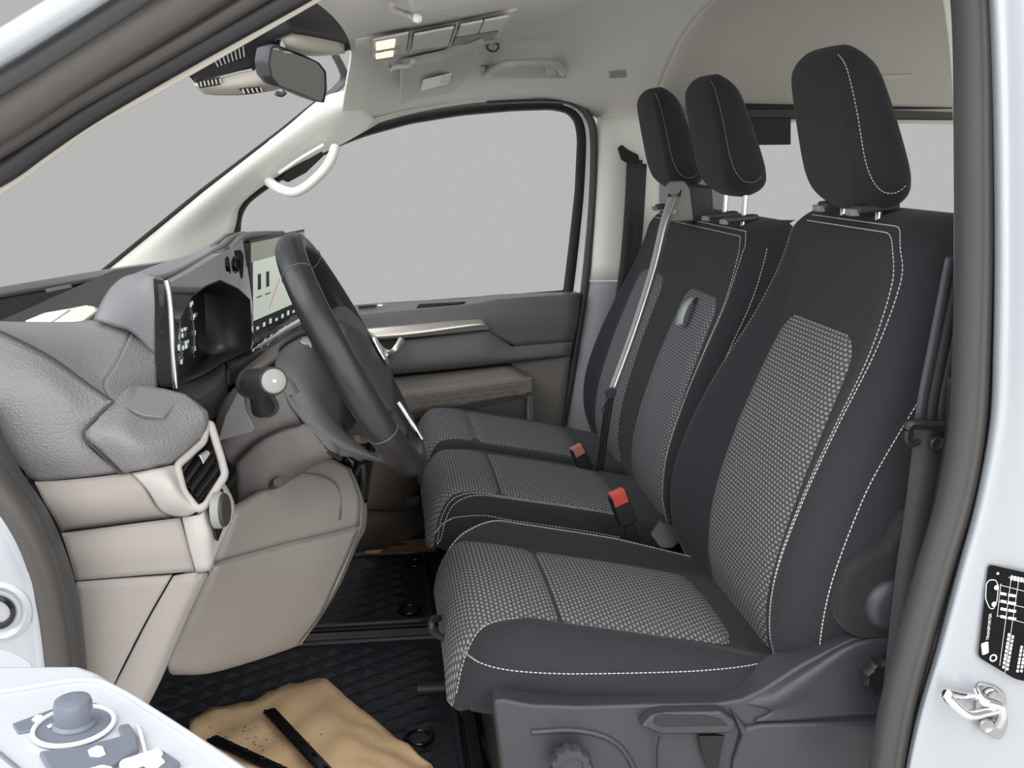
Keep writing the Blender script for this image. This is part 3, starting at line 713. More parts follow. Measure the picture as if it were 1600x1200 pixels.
class Cush:
    def __init__(s, yc, W, x0=0.082, x1=0.60, wi=0.145, wc=0.2, c=0.03, dz=0.0, zb=0.215, low=0.0, nose=0.10):
        s.yc, s.W0, s.x0, s.x1, s.wi, s.wc, s.c, s.dz, s.zb, s.nose = yc, W, x0, x1, wi, wc, c, dz, zb, nose
        s.Zt = Sp([0.05, 0.10, 0.15, 0.19, 0.24, 0.37, 0.5, 0.62], [0.315, 0.318, 0.320, 0.316, 0.305, 0.280, 0.252, 0.225])
    def W(s, x):
        w_ = s.W0*(1-0.05*sm((0.25-x)/0.17)); r = 0.085
        if x < s.x0+r: w_ -= 0.062*quarter(((s.x0+r)-x)/r)
        return w_
    def top(s, d, x):
        z = s.Zt(x)+s.dz; a = abs(d); W_ = s.W(x)
        z += s.c*sm((a-s.wi*0.93)/(s.wc-s.wi*0.93))*sm((x-s.x0-0.02)/0.10)*ip(x, [0, 0.4, 0.6], [1, 0.8, 0.3])
        z -= 0.065*quarter((a-(W_-0.055))/0.055)
        z -= s.nose*quarter(((s.x0+0.055)-x)/0.055)
        z += 0.008*(1-min(1, a/s.wi)**2)
        return max(z, s.zb)
    def P(s, d, x, lift=0.0): return V(x, s.yc+d, s.top(d, x)+lift)
    def N(s, d, x):
        e = 0.002; p = s.P(d, x); a = s.P(d+e, x)-p; b = s.P(d, x+e)-p
        n = np.cross(b, a); n /= np.linalg.norm(n)+1e-9
        return n if n[2] > 0 else -n
    def edge_d(s, x, z):
        # offset on the outer flank where the surface has height z
        lo, hi = s.W(x)-0.055, s.W(x)
        for _ in range(40):
            m_ = (lo+hi)/2
            if s.top(m_, x) > z: lo = m_
            else: hi = m_
        return lo
    def nose_x(s, d, z):
        lo, hi = s.x0, s.x0+0.07
        for _ in range(40):
            m_ = (lo+hi)/2
            if s.top(d, m_) > z: hi = m_
            else: lo = m_
        return hi
    def on(s, d, x, lift=0.0008): return s.P(d, x)+s.N(d, x)*lift
    def body(s, parent, m='fabric'):
        def pos(a, b, sd):
            x = s.x0+(s.x1-s.x0)*(b+1)/2; d = a*s.W(x)
            if sd == 0: return s.P(d, x)
            # underside tucked in
            return V(x+(0.035 if b < -0.9 else 0.0), s.yc+d*0.93, s.zb-0.0)
        bs = np.r_[-1+0.25*(1-np.cos(np.linspace(0, PI/2, 16))), np.linspace(-0.70, 1, 30)]
        return pillow('cushion', pos, m, parent, 51, 0, b_s=bs)
    def patch(s, name, wl, wr, xa, xb_, m, parent, nb=50, na=33, puff=0.005, groove=None, rr=0.03):
        G = []
        for i in range(nb):
            t = i/(nb-1); t = t**1.35; x = xa+(xb_-xa)*t; lo, hi = -wl(x), wr(x)
            q = quarter((x-(xb_-rr))/rr) if rr else 0
            lo *= 1-q*0.3; hi *= 1-q*0.3
            row = []
            for j in range(na):
                a = math.sin((j/(na-1)*2-1)*PI/2); d = lo+(hi-lo)*(a+1)/2
                d = max(-s.W(x)*0.999, min(s.W(x)*0.999, d))
                e = min(1-abs(a), (xb_-x)/0.15)
                lf = -0.0004+puff*(1-(1-min(1, e*5))**2)
                if groove: lf -= 0.0065*math.exp(-((x-groove)/0.006)**2)
                row.append(s.on(d, x, lf))
            G.append(row)
        return gridmesh(name, G, m, parent)

# ---------------------------------------------------------------- driver seat
ds = thing('driver_seat', (0.38, 1.505, 0.0), 'nearest seat, black fabric with grey woven inserts and a lone wide backrest', 'car seat')
DW = Sp([0.16, 0.25, 0.33, 0.42, 0.55, 0.68, 0.78, 0.88], [0.212, 0.235, 0.256, 0.264, 0.258, 0.240, 0.224, 0.212])
DB = Back(1.505, DW, 0.20, 0.872, 0.142, 0.232, 0.70, 0.24)
pillow('backrest', DB.pos, 'fabric', ds, 61, 61)
wins = Sp([0.22, 0.30, 0.40, 0.52, 0.62, 0.72], [0.128, 0.136, 0.146, 0.146, 0.140, 0.128])
DB.patch('backrest_insert', 0.0, wins, 0.235, 0.700, 0.045, 0.0, 'weave', ds, puff=0.006)
def seam(f, z0, z1, n=40): return np.array([f(z) for z in np.linspace(z0, z1, n)])
dn = Sp([0.2, 0.30, 0.40, 0.52, 0.64, 0.72, 0.80, 0.88], [0.166, 0.180, 0.202, 0.204, 0.196, 0.192, 0.186, 0.180])
cur = []
for off_ in (0.0, 0.013):
    s1 = [DB.P(-(dn(z)+off_), z, 0.001) for z in np.linspace(0.235, 0.772+off_*0.4, 60)]
    zt = 0.845+off_*0.7
    arc = [DB.P(-(dn(0.772+off_*0.4)+off_)+0.062*(1-math.cos(t*PI/2)), 0.772+off_*0.4+(zt-0.772-off_*0.4)*math.sin(t*PI/2), 0.001) for t in np.linspace(0.04, 1, 16)]
    s2 = [DB.P(d, zt, 0.001) for d in np.linspace(-(dn(0.772+off_*0.4)+off_)+0.064, 0.15, 24)]
    cur.append(np.array(s1+arc+s2))
stitches('stitching', cur, 'thread', ds)
fs_ = np.array([DB.P(DB.W(z)-0.020, z, 0.0012) for z in np.linspace(0.22, 0.845, 60)])
stitches('stitching', [fs_], 'thread_dim', ds)
ss = []
for z in np.linspace(0.285, 0.70, 50):
    ss.append(V(X0(z)-BK(z)*0.6+0.058+0.03*sm((z-0.5)/0.25), 1.505-DB.W(z)-0.0006, z))
stitches('stitching', [np.array(ss)], 'thread', ds)
headrest(1.497, ds)
DC = Cush(1.497, 0.243)
DC.body(ds, 'fabric')
wl = Sp([0.08, 0.10, 0.13, 0.17, 0.24, 0.35, 0.53], [0.192, 0.186, 0.170, 0.156, 0.148, 0.143, 0.138])
wr_ = Sp([0.08, 0.10, 0.13, 0.17, 0.24, 0.35, 0.53], [0.190, 0.182, 0.160, 0.148, 0.143, 0.138, 0.128])
DC.patch('cushion_insert', wl, wr_, 0.0835, 0.505, 'weave', ds, groove=0.243)
# seams of the cushion
zse = Sp([0.08, 0.12, 0.25, 0.40, 0.54], [0.288, 0.291, 0.281, 0.270, 0.259])
nseam = np.array([DC.on(-DC.edge_d(x, zse(x)), x, 0.001) for x in np.linspace(0.115, 0.535, 60)])
dbl = []
for o_ in (0.0, 0.012):
    dbl.append(np.array([DC.on(DC.W(x)-0.044+o_, x) for x in np.linspace(0.095, 0.56, 60)]))
ins_edge = np.array([DC.on(-wl(x)-0.004, x) for x in np.linspace(0.092, 0.245, 26)])
stitches('stitching', [nseam, ins_edge]+dbl, 'thread', ds, r=0.0008)
tube('front_piping', cr([DC.on(-DC.edge_d(x, zse(x)), x, 0.0004) for x in (0.118, 0.105, 0.096)]+[V(DC.nose_x(t, 0.262)-0.0003, 1.497+t, 0.262) for t in (-0.14, -0.08, 0, 0.08, 0.14)]+[DC.on(DC.W(x)-0.02, x, 0.0004) for x in (0.09, 0.10, 0.11)], 4), 0.0013, 'thread_dim', ds, sec=6)

# plastic side shield, traced in its own plane beside the cushion
YS_ = 1.232
sh = L(YS_, (771, 1097), (782, 1092), (830, 1101), (900, 1104), (1010, 1101), (1120, 1099), (1160, 1092), (1190, 1078), (1250, 1040), (1330, 998), (1400, 985), (1440, 985), (1440, 1290), (800, 1330))
slab('side_shield', sh, (0, 0.06, 0), 'shell', ds, 0.014, seg=4)
slab('shield_step', L(1.224, (1142, 1108), (1168, 1138), (1190, 1132), (1420, 1128), (1420, 1330), (1130, 1330), (1146, 1190), (1158, 1150)), (0, 0.03, 0), 'shell', ds, 0.006, seg=3)
surf('shield_ridge', [T((1150, 1097, 1.236), (1195, 1078, 1.236), (1252, 1042, 1.236), (1330, 1000, 1.236), (1420, 988, 1.236)),
                      T((1190, 1106, 1.226), (1215, 1092, 1.220), (1268, 1056, 1.218), (1340, 1012, 1.220), (1420, 1000, 1.224)),
                      T((1205, 1114, 1.227), (1240, 1104, 1.226), (1300, 1086, 1.228), (1360, 1066, 1.230), (1420, 1060, 1.232)),
                      T((1180, 1128, 1.226), (1250, 1126, 1.229), (1310, 1122, 1.230), (1370, 1120, 1.231), (1420, 1118, 1.232))], 'shell', ds, 0.01)
# height lever
lv = slab('lift_handle', L(1.212, (1001, 1136), (1018, 1118), (1040, 1114), (1128, 1112), (1150, 1128), (1150, 1140), (1140, 1147), (1034, 1149)), (0, 0.022, 0), 'shell', ds, 0.004, seg=3)
slab('handle_recess', L(1.2105, (1022, 1132), (1024, 1120), (1038, 1117), (1100, 1118), (1125, 1124), (1138, 1134), (1036, 1136)), (0, 0.004, 0), 'black_plastic', lv, 0.001)
slab('shield_slot', L(1.221, (1092, 1150), (1132, 1150), (1126, 1180), (1122, 1210), (1110, 1210), (1098, 1180)), (0, 0.004, 0), 'matte_black', ds, 0)
tube('shield_groove', cr(L(1.2215, (1030, 1151), (1026, 1180), (1030, 1230)), 5), 0.0012, 'matte_black', ds, sec=5)
tube('shield_arch', cr(L(1.2315, (830, 1144), (890, 1141), (935, 1148), (968, 1166), (990, 1200), (1000, 1240)), 6), 0.004, 'shell', ds, sec=8)
lathe('lumbar_knob', at(890, 1191, 1.212), (0, -1, 0), [(0.029, 0.0), (0.029, 0.012), (0.026, 0.016), (0.017, 0.016), (0.016, 0.0135), (0.009, 0.0135)], 'shell', ds, 48, lobes=11, depth=0.13)
# recliner hinge cover and wheel
slab('hinge_cover', L(1.222, (1308, 962), (1310, 925), (1325, 890), (1356, 868), (1386, 858), (1420, 800), (1450, 800), (1450, 985), (1400, 1000), (1350, 1002), (1322, 990)), (0, 0.05, 0), 'fabric_side', ds, 0.016, r=0.02, seg=4)
lathe('hinge_cap', at(1392, 945, 1.222), (0, -1, 0), [(0.036, 0.0), (0.035, 0.006), (0.028, 0.012), (0.020, 0.014), (0.008, 0.0145)], 'shell', ds, 36)
lathe('recline_wheel', at(1370, 1052, 1.225), (0, -1, 0), [(0.026, 0.0), (0.026, 0.014), (0.022, 0.019), (0.014, 0.017), (0.008, 0.017)], 'black_plastic', ds, 40, lobes=9, depth=0.14)
# adjusting bar under the front edge and seat frame
tube('slide_bar', cr(T((722, 1024, 1.42), (716, 1010, 1.42), (680, 990, 1.42), (674, 976, 1.42), (676, 968, 1.44), (690, 966, 1.50), (720, 968, 1.58)), 5), 0.0055, 'black_plastic', ds, sec=8)
box('seat_frame', (0.38, 1.50, 0.13), (0.46, 0.40, 0.17), 'matte_black', ds, 0.01)
tube('slide_rail', [V(0.05, 1.29, 0.045), V(0.62, 1.29, 0.045)], 0.012, 'black_plastic', ds, sec=8)
tube('slide_rail', [V(0.05, 1.68, 0.045), V(0.62, 1.68, 0.045)], 0.012, 'black_plastic', ds, sec=8)
# belt buckle of the driver on its stalk
def buckle(parent, c, up_, side, m, s=1.0):
    up_ = np.asarray(up_, float); up_ /= np.linalg.norm(up_); side = np.asarray(side, float); side -= up_*(side@up_); side /= np.linalg.norm(side)
    fr_ = np.cross(up_, side); A = [side, fr_, up_]
    b = box('buckle', c, (0.030*s, 0.020*s, 0.058*s), 'black_plastic', parent, 0.004, ax=A)
    box('release_button', np.asarray(c)+up_*0.0285*s, (0.025*s, 0.016*s, 0.007*s), m, b, 0.002, ax=A)
    box('button_face', np.asarray(c)+up_*0.020*s-fr_*0.0098*s, (0.024*s, 0.002*s, 0.020*s), m, b, 0.0008, ax=A)
    box('buckle_stalk', np.asarray(c)-up_*0.055*s, (0.018*s, 0.008*s, 0.06*s), 'black_plastic', b, 0.002, ax=A)
    return b
buckle(ds, at(972, 794, 1.775), (-0.35, -0.02, 0.94), (0.9, 0.1, 0.34), 'red', 1.12)
slab('hinge_trim', T((1015, 835, 1.76), (1030, 812, 1.775), (1052, 822, 1.77), (1068, 842, 1.75), (1050, 858, 1.745), (1032, 858, 1.75)), (0.01, 0.03, -0.01), 'shell', ds, 0.004)

# ---------------------------------------------------------------- passenger bench
bs_ = thing('passenger_bench', (0.40, 2.25, 0.0), 'double passenger bench, black fabric with two grey inserts and two headrests', 'car seat')
BW = Sp([0.16, 0.25, 0.35, 0.5, 0.68, 0.78, 0.9], [0.385, 0.402, 0.412, 0.408, 0.392, 0.378, 0.365])
BB = Back(2.262, BW, 0.20, 0.826, 0.330, 0.385, 0.68, 0.24, bol=0.55, crown=0.06)
pillow('backrest', BB.pos, 'fabric', bs_, 81, 55)
for dc in (-0.205, 0.185):
    wi_ = Sp([0.2, 0.3, 0.5, 0.7], [0.118, 0.122, 0.118, 0.100])
    BB.patch('backrest_insert', dc, wi_, 0.235, 0.676, 0.035, 0.0, 'weave_fine', bs_, puff=0.009)
cur = []
for off_ in (0.0, 0.012):
    cur.append(np.array([BB.P(-(BB.W(min(z, 0.70))-0.050+off_), z, 0.0012) for z in np.linspace(0.24, 0.775+off_*0.5, 50)] +
                        [BB.P(-(BB.W(0.70)-0.050+off_)+0.03*t, 0.775+off_*0.5+0.022*math.sin(t*PI/2), 0.0012) for t in np.linspace(0.1, 1, 6)] +
                        [BB.P(d, 0.797+off_*0.8, 0.0012) for d in np.linspace(-(BB.W(0.70)-0.050+off_)+0.03, 0.33, 50)]))
stitches('stitching', cur, 'thread', bs_, r=0.0008)
stitches('stitching', [np.array([V(X0(z)-BK(z)*0.55+0.045, 2.262-BB.W(z)+0.001, z) for z in np.linspace(0.26, 0.785, 50)])], 'thread', bs_, r=0.0008)
headrest(2.055, bs_, th='thread_dim'); headrest(2.455, bs_, th='thread_dim')
MC = Cush(2.055, 0.197, wi=0.150, wc=0.182, c=0.012, dz=0.004)
MC.body(bs_)
wm = Sp([0.08, 0.11, 0.15, 0.2, 0.5], [0.165, 0.155, 0.148, 0.145, 0.140])
MC.patch('cushion_insert', wm, wm, 0.0835, 0.47, 'weave_fine', bs_, groove=0.222)
PC = Cush(2.452, 0.197, wi=0.150, wc=0.182, c=0.014, dz=0.0)
PC.body(bs_)
PC.patch('cushion_insert', wm, wm, 0.0835, 0.46, 'weave_fine', bs_, groove=0.215)
stitches('stitching', [np.array([MC.on(-wm(x)-0.007-o_, x) for x in np.linspace(0.10, 0.46, 50)]) for o_ in (0, 0.010)]+[np.array([MC.on(-(MC.W(x)-0.004), x) for x in np.linspace(0.095, 0.45, 40)])], 'thread', bs_, r=0.0008)
tube('front_piping', cr([MC.on(-(MC.W(x)-0.004), x, 0.0004) for x in (0.13, 0.11, 0.096)]+[V(MC.nose_x(t, 0.262)-0.0003, 2.055+t, 0.262) for t in (-0.12, -0.05, 0.05, 0.12)], 4), 0.0013, 'thread_dim', bs_, sec=6)
box('bench_base', (0.38, 2.25, 0.12), (0.44, 0.70, 0.20), 'black_plastic', bs_, 0.02)
# shoulder belt tower between the headrests
tw = T((1042, 290, 2.235), (1048, 284, 2.235), (1070, 283, 2.235), (1078, 296, 2.235), (1084, 345, 2.235), (1040, 347, 2.235))
slab('belt_tower', tw, (0.012, 0.05, 0), 'grey_plastic', bs_, 0.004)
slab('tower_back', T((1070, 286, 2.25), (1112, 292, 2.25), (1116, 350, 2.25), (1078, 350, 2.25)), (0.02, 0.06, 0), 'black_plastic', bs_, 0.006)
slab('tower_slot', T((1044, 302, 2.232), (1052, 307, 2.232), (1062, 301, 2.232), (1065, 295, 2.232), (1064, 306, 2.232), (1052, 314, 2.232), (1045, 311, 2.232)), (0, 0.004, 0), 'matte_black', bs_, 0.0008)
slab('tower_button', L(2.232, (1049, 328), (1056, 327), (1056, 334), (1049, 335)), (0, 0.004, 0), 'beige', bs_, 0.0006)
# pull loop at the middle backrest
strap('pull_loop', cr(T((1083, 464, 2.075), (1078, 468, 2.06), (1070, 478, 2.055), (1064, 492, 2.053), (1060, 508, 2.052)), 5), V(0.004, -0.012, 0.003), 'belt', bs_, 0.0015)
buckle(bs_, at(908, 716, 2.21), (-0.42, 0, 0.9), (0.9, 0.2, 0.4), 'red_faded', 1.0)
# belt of the middle place
mb = thing('shoulder_belt', at(1050, 310, 2.2), 'pale grey seat belt running diagonally down the passenger bench', 'seat belt')
bp_ = cr(T((1052, 306, 2.225), (1040, 345, 2.205), (1022, 420, 2.19), (990, 520, 2.165), (956, 612, 2.14)), 8)
def bw(P, w0, w1):
    n = len(P); return [V(0.95, 0.25, 0.22)*(w0+(w1-w0)*i/(n-1)) for i in range(n)]
strap('belt_webbing', bp_, bw(bp_, 0.013, 0.010), 'belt', mb, 0.003)
strap('belt_fold', bp_+V(0.002, -0.006, 0.0), bw(bp_, 0.004, 0.0035), 'satin', mb, 0.003)
slab('belt_tongue', T((946, 610, 2.13), (956, 606, 2.13), (964, 610, 2.13), (963, 618, 2.13), (954, 625, 2.13), (947, 620, 2.13)), (0, 0.012, 0), 'shell', mb, 0.003)
tube('tongue_loop', cr(T((950, 622, 2.13), (944, 632, 2.13), (940, 640, 2.13), (944, 643, 2.13), (948, 634, 2.13)), 4), 0.0018, 'shell', mb, sec=6)
lb = cr(T((954, 618, 2.145), (948, 655, 2.15), (943, 690, 2.155), (937, 735, 2.16)), 6)
for q in (-0.007, 0.0, 0.007):
    strap('belt_webbing', lb+V(q, q*0.4, 0), V(0.0026, 0.002, 0.0), 'belt_dark', mb, 0.002)
# driver belt on the near pillar
db = thing('driver_belt', at(1440, 670, 1.2), 'black driver seat belt and loop beside the near door pillar', 'seat belt')
b1 = cr(T((1500, 400, 1.192), (1484, 480, 1.192), (1468, 560, 1.192), (1456, 620, 1.192), (1450, 664, 1.192)), 6)
for q, (o_, hw, mm) in enumerate(((-0.011, 0.0065, 'shell'), (0.003, 0.0075, 'belt_dark'), (0.016, 0.006, 'shell'))):
    strap('belt_webbing', b1+V(o_, 0.001*q, 0), [V(hw, -0.001, 0.001)]*len(b1), mm, db, 0.002)
b2 = cr(T((1455, 672, 1.188), (1452, 702, 1.188), (1438, 810, 1.188), (1425, 897, 1.188), (1412, 1010, 1.188), (1404, 1092, 1.188), (1396, 1180, 1.188)), 6)
strap('belt_webbing', b2, [V(0.020, -0.004, 0.0)]*len(b2), 'belt_dark', db, 0.002)
tube('belt_loop', cr(T((1416, 668, 1.178), (1424, 661, 1.176), (1450, 662, 1.176), (1482, 666, 1.178)), 6), 0.0055, 'black_plastic', db, sec=8, ry=0.008)
tube('loop_lower', cr(T((1418, 672, 1.178), (1416, 686, 1.18), (1424, 694, 1.182), (1436, 690, 1.184)), 5), 0.004, 'black_plastic', db, sec=8)
lathe('loop_bolt', at(1461, 692, 1.180), (0, -1, 0), [(0.0095, 0), (0.0095, 0.004), (0.007, 0.007), (0.004, 0.0055), (0.002, 0.0055)], 'black_plastic', db, 20)

# ================================================================== DASHBOARD
da = thing('dashboard', (-0.35, 1.9, 0.3), 'grey and taupe dashboard with a glossy black screen panel', 'dashboard')
# far dash top and windscreen base
surf('cowl_lip', [T((-60, 458, 1.95), (0, 448, 2.08), (85, 434, 2.36), (170, 420, 2.60), (230, 411, 2.66), (300, 402, 2.66)),
                  T((-60, 468, 1.93), (0, 459, 2.06), (85, 444, 2.34), (170, 429, 2.58), (230, 416, 2.64), (300, 405, 2.64)),
                  T((-60, 474, 1.93), (0, 466, 2.06), (85, 451, 2.34), (170, 435, 2.58), (230, 421, 2.64), (300, 410, 2.64))], 'pad_smooth', da, 0.012)
surf('cowl_wall', [T((-60, 472, 1.95), (0, 464, 2.07), (85, 449, 2.35), (170, 433, 2.59), (260, 414, 2.65), (330, 404, 2.65)),
                   T((-60, 520, 1.90), (0, 512, 1.95), (85, 500, 2.2), (170, 490, 2.45), (260, 470, 2.55), (330, 460, 2.55))], 'matte_black', da, 0.008, lv=True)
gridmesh('dash_deck', [[V(-0.62, y, 0.68), V(-0.45, y, 0.70), V(-0.30, y, 0.70)] for y in np.linspace(1.25, 2.7, 6)], 'matte_black', da, solid=0.01, face=(0, 0, 1))
slab('deck_slot', T((70, 452, 2.20), (110, 444, 2.30), (112, 449, 2.30), (73, 457, 2.20)), (0, 0.003, 0), 'pad_smooth', da, 0)
# upper pad: top face and front facet
Rg = [(205, 520, 1.335), (197, 538, 1.300), (182, 568, 1.245), (163, 600, 1.207), (175, 626, 1.182)]
surf('upper_pad', [T((-60, 499, 1.50), (0, 502, 1.45), (60, 503, 1.42), (112, 503, 1.40), (152, 501, 1.375), Rg[0]),
                   T((-60, 500, 1.40), (0, 506, 1.38), (58, 511, 1.36), (106, 515, 1.35), (152, 523, 1.33), Rg[1]),
                   T((-60, 500, 1.30), (0, 511, 1.28), (57, 523, 1.27), (100, 535, 1.26), (141, 551, 1.255), Rg[2]),
                   T((-60, 500, 1.22), (0, 515, 1.215), (56, 536, 1.21), (96, 556, 1.205), (133, 580, 1.206), Rg[3]),
                   T((-60, 502, 1.19), (0, 519, 1.185), (56, 546, 1.185), (94, 569, 1.185), (141, 604, 1.184), Rg[4])], 'pad', da, 0.008, nu=6, nv=6)
surf('pad_facet', [T(Rg[0], (226, 537, 1.312), (246, 556, 1.292)), T(Rg[1], (222, 553, 1.292), (247, 570, 1.285)), T(Rg[2], (214, 577, 1.260), (247, 586, 1.280)),
                   T(Rg[3], (205, 604, 1.234), (246, 602, 1.272)), T(Rg[4], (200, 616, 1.206), (236, 610, 1.255))], 'pad', da, 0.008, nu=6, nv=6)
# leather side pad below the seam
surf('side_pad', [T((-70, 500, 1.185), (0, 521, 1.182), (56, 548, 1.182), (94, 571, 1.182), (141, 605, 1.182), (173, 628, 1.18)),
                  T((-70, 560, 1.165), (0, 575, 1.158), (60, 594, 1.155), (100, 618, 1.156), (130, 642, 1.160), (152, 654, 1.165)),
                  T((-60, 600, 1.152), (0, 620, 1.148), (46, 640, 1.146), (86, 656, 1.148), (112, 668, 1.152), (131, 680, 1.158)),
                  T((-20, 660, 1.158), (20, 700, 1.152), (54, 708, 1.150), (96, 712, 1.150), (130, 712, 1.155), (150, 708, 1.160)),
                  T((30, 728, 1.17), (56, 752, 1.168), (90, 750, 1.166), (124, 747, 1.166), (156, 743, 1.168), (187, 739, 1.170))], 'pad', da, 0.012)
# corner housing above the side vent
surf('vent_hood', [T((176, 627, 1.178), (200, 606, 1.205), (216, 600, 1.225), (250, 606, 1.235), (290, 616, 1.24)),
                   T((152, 655, 1.160), (195, 640, 1.178), (230, 636, 1.20), (270, 634, 1.215), (312, 632, 1.235)),
                   T((133, 680, 1.152), (185, 672, 1.150), (225, 668, 1.17), (275, 660, 1.20), (325, 646, 1.23)),
                   T((158, 708, 1.154), (205, 702, 1.146), (240, 698, 1.158), (288, 690, 1.19), (322, 672, 1.225)),
                   T((190, 740, 1.164), (218, 735, 1.158), (246, 730, 1.166), (272, 724, 1.185), (300, 704, 1.215))], 'pad', da, 0.01)
slab('tweeter_cover', T((186, 628, 1.184), (214, 602, 1.222), (284, 621, 1.234), (255, 652, 1.188), (224, 649, 1.176), (206, 641, 1.174)), (0.0, 0.006, -0.006), 'pad_smooth', da, 0.002)
# lighter band below the leather
surf('lower_band', [T((54, 753, 1.166), (90, 751, 1.164), (124, 748, 1.164), (160, 744, 1.166), (204, 738, 1.166)),
                    T((70, 786, 1.158), (104, 786, 1.156), (140, 783, 1.156), (180, 776, 1.157), (226, 764, 1.158)),
                    T((86, 812, 1.165), (118, 812, 1.163), (154, 808, 1.163), (196, 802, 1.163), (246, 796, 1.163)),
                    T((96, 832, 1.19), (128, 828, 1.188), (166, 824, 1.188), (210, 818, 1.187), (270, 811, 1.186))], 'taupe', da, 0.01)
surf('vent_surround', [T((205, 739, 1.164), (232, 734, 1.162), (254, 730, 1.166), (273, 726, 1.180)),
                       T((230, 766, 1.156), (252, 758, 1.150), (268, 752, 1.152), (280, 748, 1.172)),
                       T((250, 796, 1.160), (268, 786, 1.150), (284, 776, 1.152), (290, 770, 1.170)),
                       T((274, 810, 1.184), (290, 808, 1.168), (306, 800, 1.158), (312, 794, 1.166))], 'taupe_light', da, 0.01)
tube('vent_frame', fillet(T((276, 728, 1.18), (286, 768, 1.165), (308, 796, 1.16), (322, 790, 1.165), (352, 742, 1.20), (346, 718, 1.215), (329, 662, 1.235), (322, 664, 1.235), (318, 690, 1.22)), 0.006, 3), 0.0048, 'taupe_light', da, closed=True, sec=8)
vn = slab('air_vent', T((278, 730, 1.195), (290, 768, 1.18), (309, 788, 1.175), (346, 742, 1.21), (326, 668, 1.245)), (-0.03, 0.03, 0), 'matte_black', da, 0)
for q in range(4):
    t = q/3
    a0 = np.array([281+t*26, 738+t*38, 1.180-0.008*t]); a1 = np.array([324+t*20, 676+t*54, 1.236-0.028*t])
    slab('vent_slat', [at(*a0), at(*a1), at(a1[0]+2, a1[1]+7, a1[2]), at(a0[0]+2, a0[1]+8, a0[2])], (-0.012, 0.012, 0.004), 'gloss_black', vn, 0.0008)
slab('vent_tab', T((312, 712, 1.19), (326, 704, 1.20), (330, 708, 1.20), (318, 726, 1.19)), (-0.003, 0.003, 0), 'chrome', vn, 0.001)
# side panel, switch panel
surf('end_panel', [T((96, 833, 1.178), (150, 826, 1.172), (210, 818, 1.170), (281, 809, 1.170)),
                   T((108, 870, 1.166), (158, 866, 1.160), (218, 860, 1.158), (293, 850, 1.158)),
                   T((118, 907, 1.166), (170, 903, 1.160), (232, 898, 1.158), (304, 893, 1.158))], 'taupe', da, 0.012)
surf('switch_panel', [T((284, 809, 1.168), (300, 806, 1.162), (316, 802, 1.162), (322, 790, 1.17), (346, 744, 1.205)),
                      T((294, 850, 1.156), (310, 846, 1.152), (326, 838, 1.156), (336, 826, 1.17), (367, 796, 1.20)),
                      T((306, 894, 1.157), (318, 893, 1.154), (329, 890, 1.157), (336, 876, 1.165), (340, 862, 1.18))], 'taupe_light', da, 0.010)
sp_ = slab('switch_plate', T((325, 792, 1.160), (343, 748, 1.194), (360, 797, 1.190), (340, 850, 1.160)), (-0.004, 0.006, 0), 'gloss_black', da, 0.002, r=0.006)
kn = at(342, 797, 1.172)
lathe('light_switch', kn, (0.985, -0.16, 0.05), [(0.0195, 0.0), (0.0195, 0.007), (0.0175, 0.009), (0.012, 0.0085), (0.006, 0.0085)], 'dark_plastic', da, 40, lobes=20, depth=0.04)
lathe('switch_collar', kn-V(0.985, -0.16, 0.05)*0.004, (0.985, -0.16, 0.05), [(0.021, 0), (0.021, 0.006), (0.0195, 0.009)], 'grey_plastic', da, 36)
# fuse cover and edge strip
surf('fuse_cover', [T((119, 910, 1.166), (170, 906, 1.160), (220, 903, 1.158), (268, 900, 1.158)),
                    T((125, 980, 1.160), (160, 976, 1.156), (196, 972, 1.155), (228, 970, 1.155)),
                    T((131, 1050, 1.158), (150, 1050, 1.156), (170, 1050, 1.155), (187, 1050, 1.155)),
                    T((137, 1130, 1.158), (142, 1130, 1.158), (146, 1130, 1.156), (150, 1130, 1.156))], 'taupe', da, 0.012)
surf('edge_strip', [T((271, 900, 1.158), (290, 898, 1.155), (312, 897, 1.156), (326, 896, 1.166)),
                    T((231, 970, 1.155), (252, 970, 1.152), (276, 972, 1.153), (290, 974, 1.164)),
                    T((190, 1050, 1.155), (212, 1052, 1.152), (238, 1058, 1.153), (252, 1062, 1.164)),
                    T((152, 1120, 1.156), (176, 1120, 1.154), (204, 1124, 1.154), (218, 1128, 1.164))], 'taupe', da, 0.03)
slab('edge_joint', T((268, 902, 1.162), (272, 902, 1.162), (156, 1120, 1.162), (150, 1120, 1.162)), (0, 0.003, 0), 'matte_black', da, 0)
slab('band_joint', T((94, 831, 1.19), (310, 804, 1.182), (310, 810, 1.182), (94, 838, 1.19)), (0, 0.003, 0), 'matte_black', da, 0)
slab('panel_joint', T((114, 906, 1.174), (326, 892, 1.17), (326, 900, 1.17), (114, 914, 1.174)), (0, 0.003, 0), 'matte_black', da, 0)
slab('pad_joint', T((44, 748, 1.178), (276, 720, 1.19), (276, 730, 1.19), (44, 758, 1.178)), (0, 0.003, 0), 'matte_black', da, 0)
tube('pad_seam', cr(T((0, 519, 1.184), (56, 546, 1.184), (94, 569, 1.184), (141, 604, 1.184), (175, 627, 1.181)), 5), 0.0022, 'dark_plastic', da, sec=6)
tube('hood_seam', cr(T((178, 626, 1.176), (150, 652, 1.160), (131, 680, 1.153), (156, 708, 1.152), (190, 741, 1.162)), 5), 0.0016, 'dark_plastic', da, sec=6)
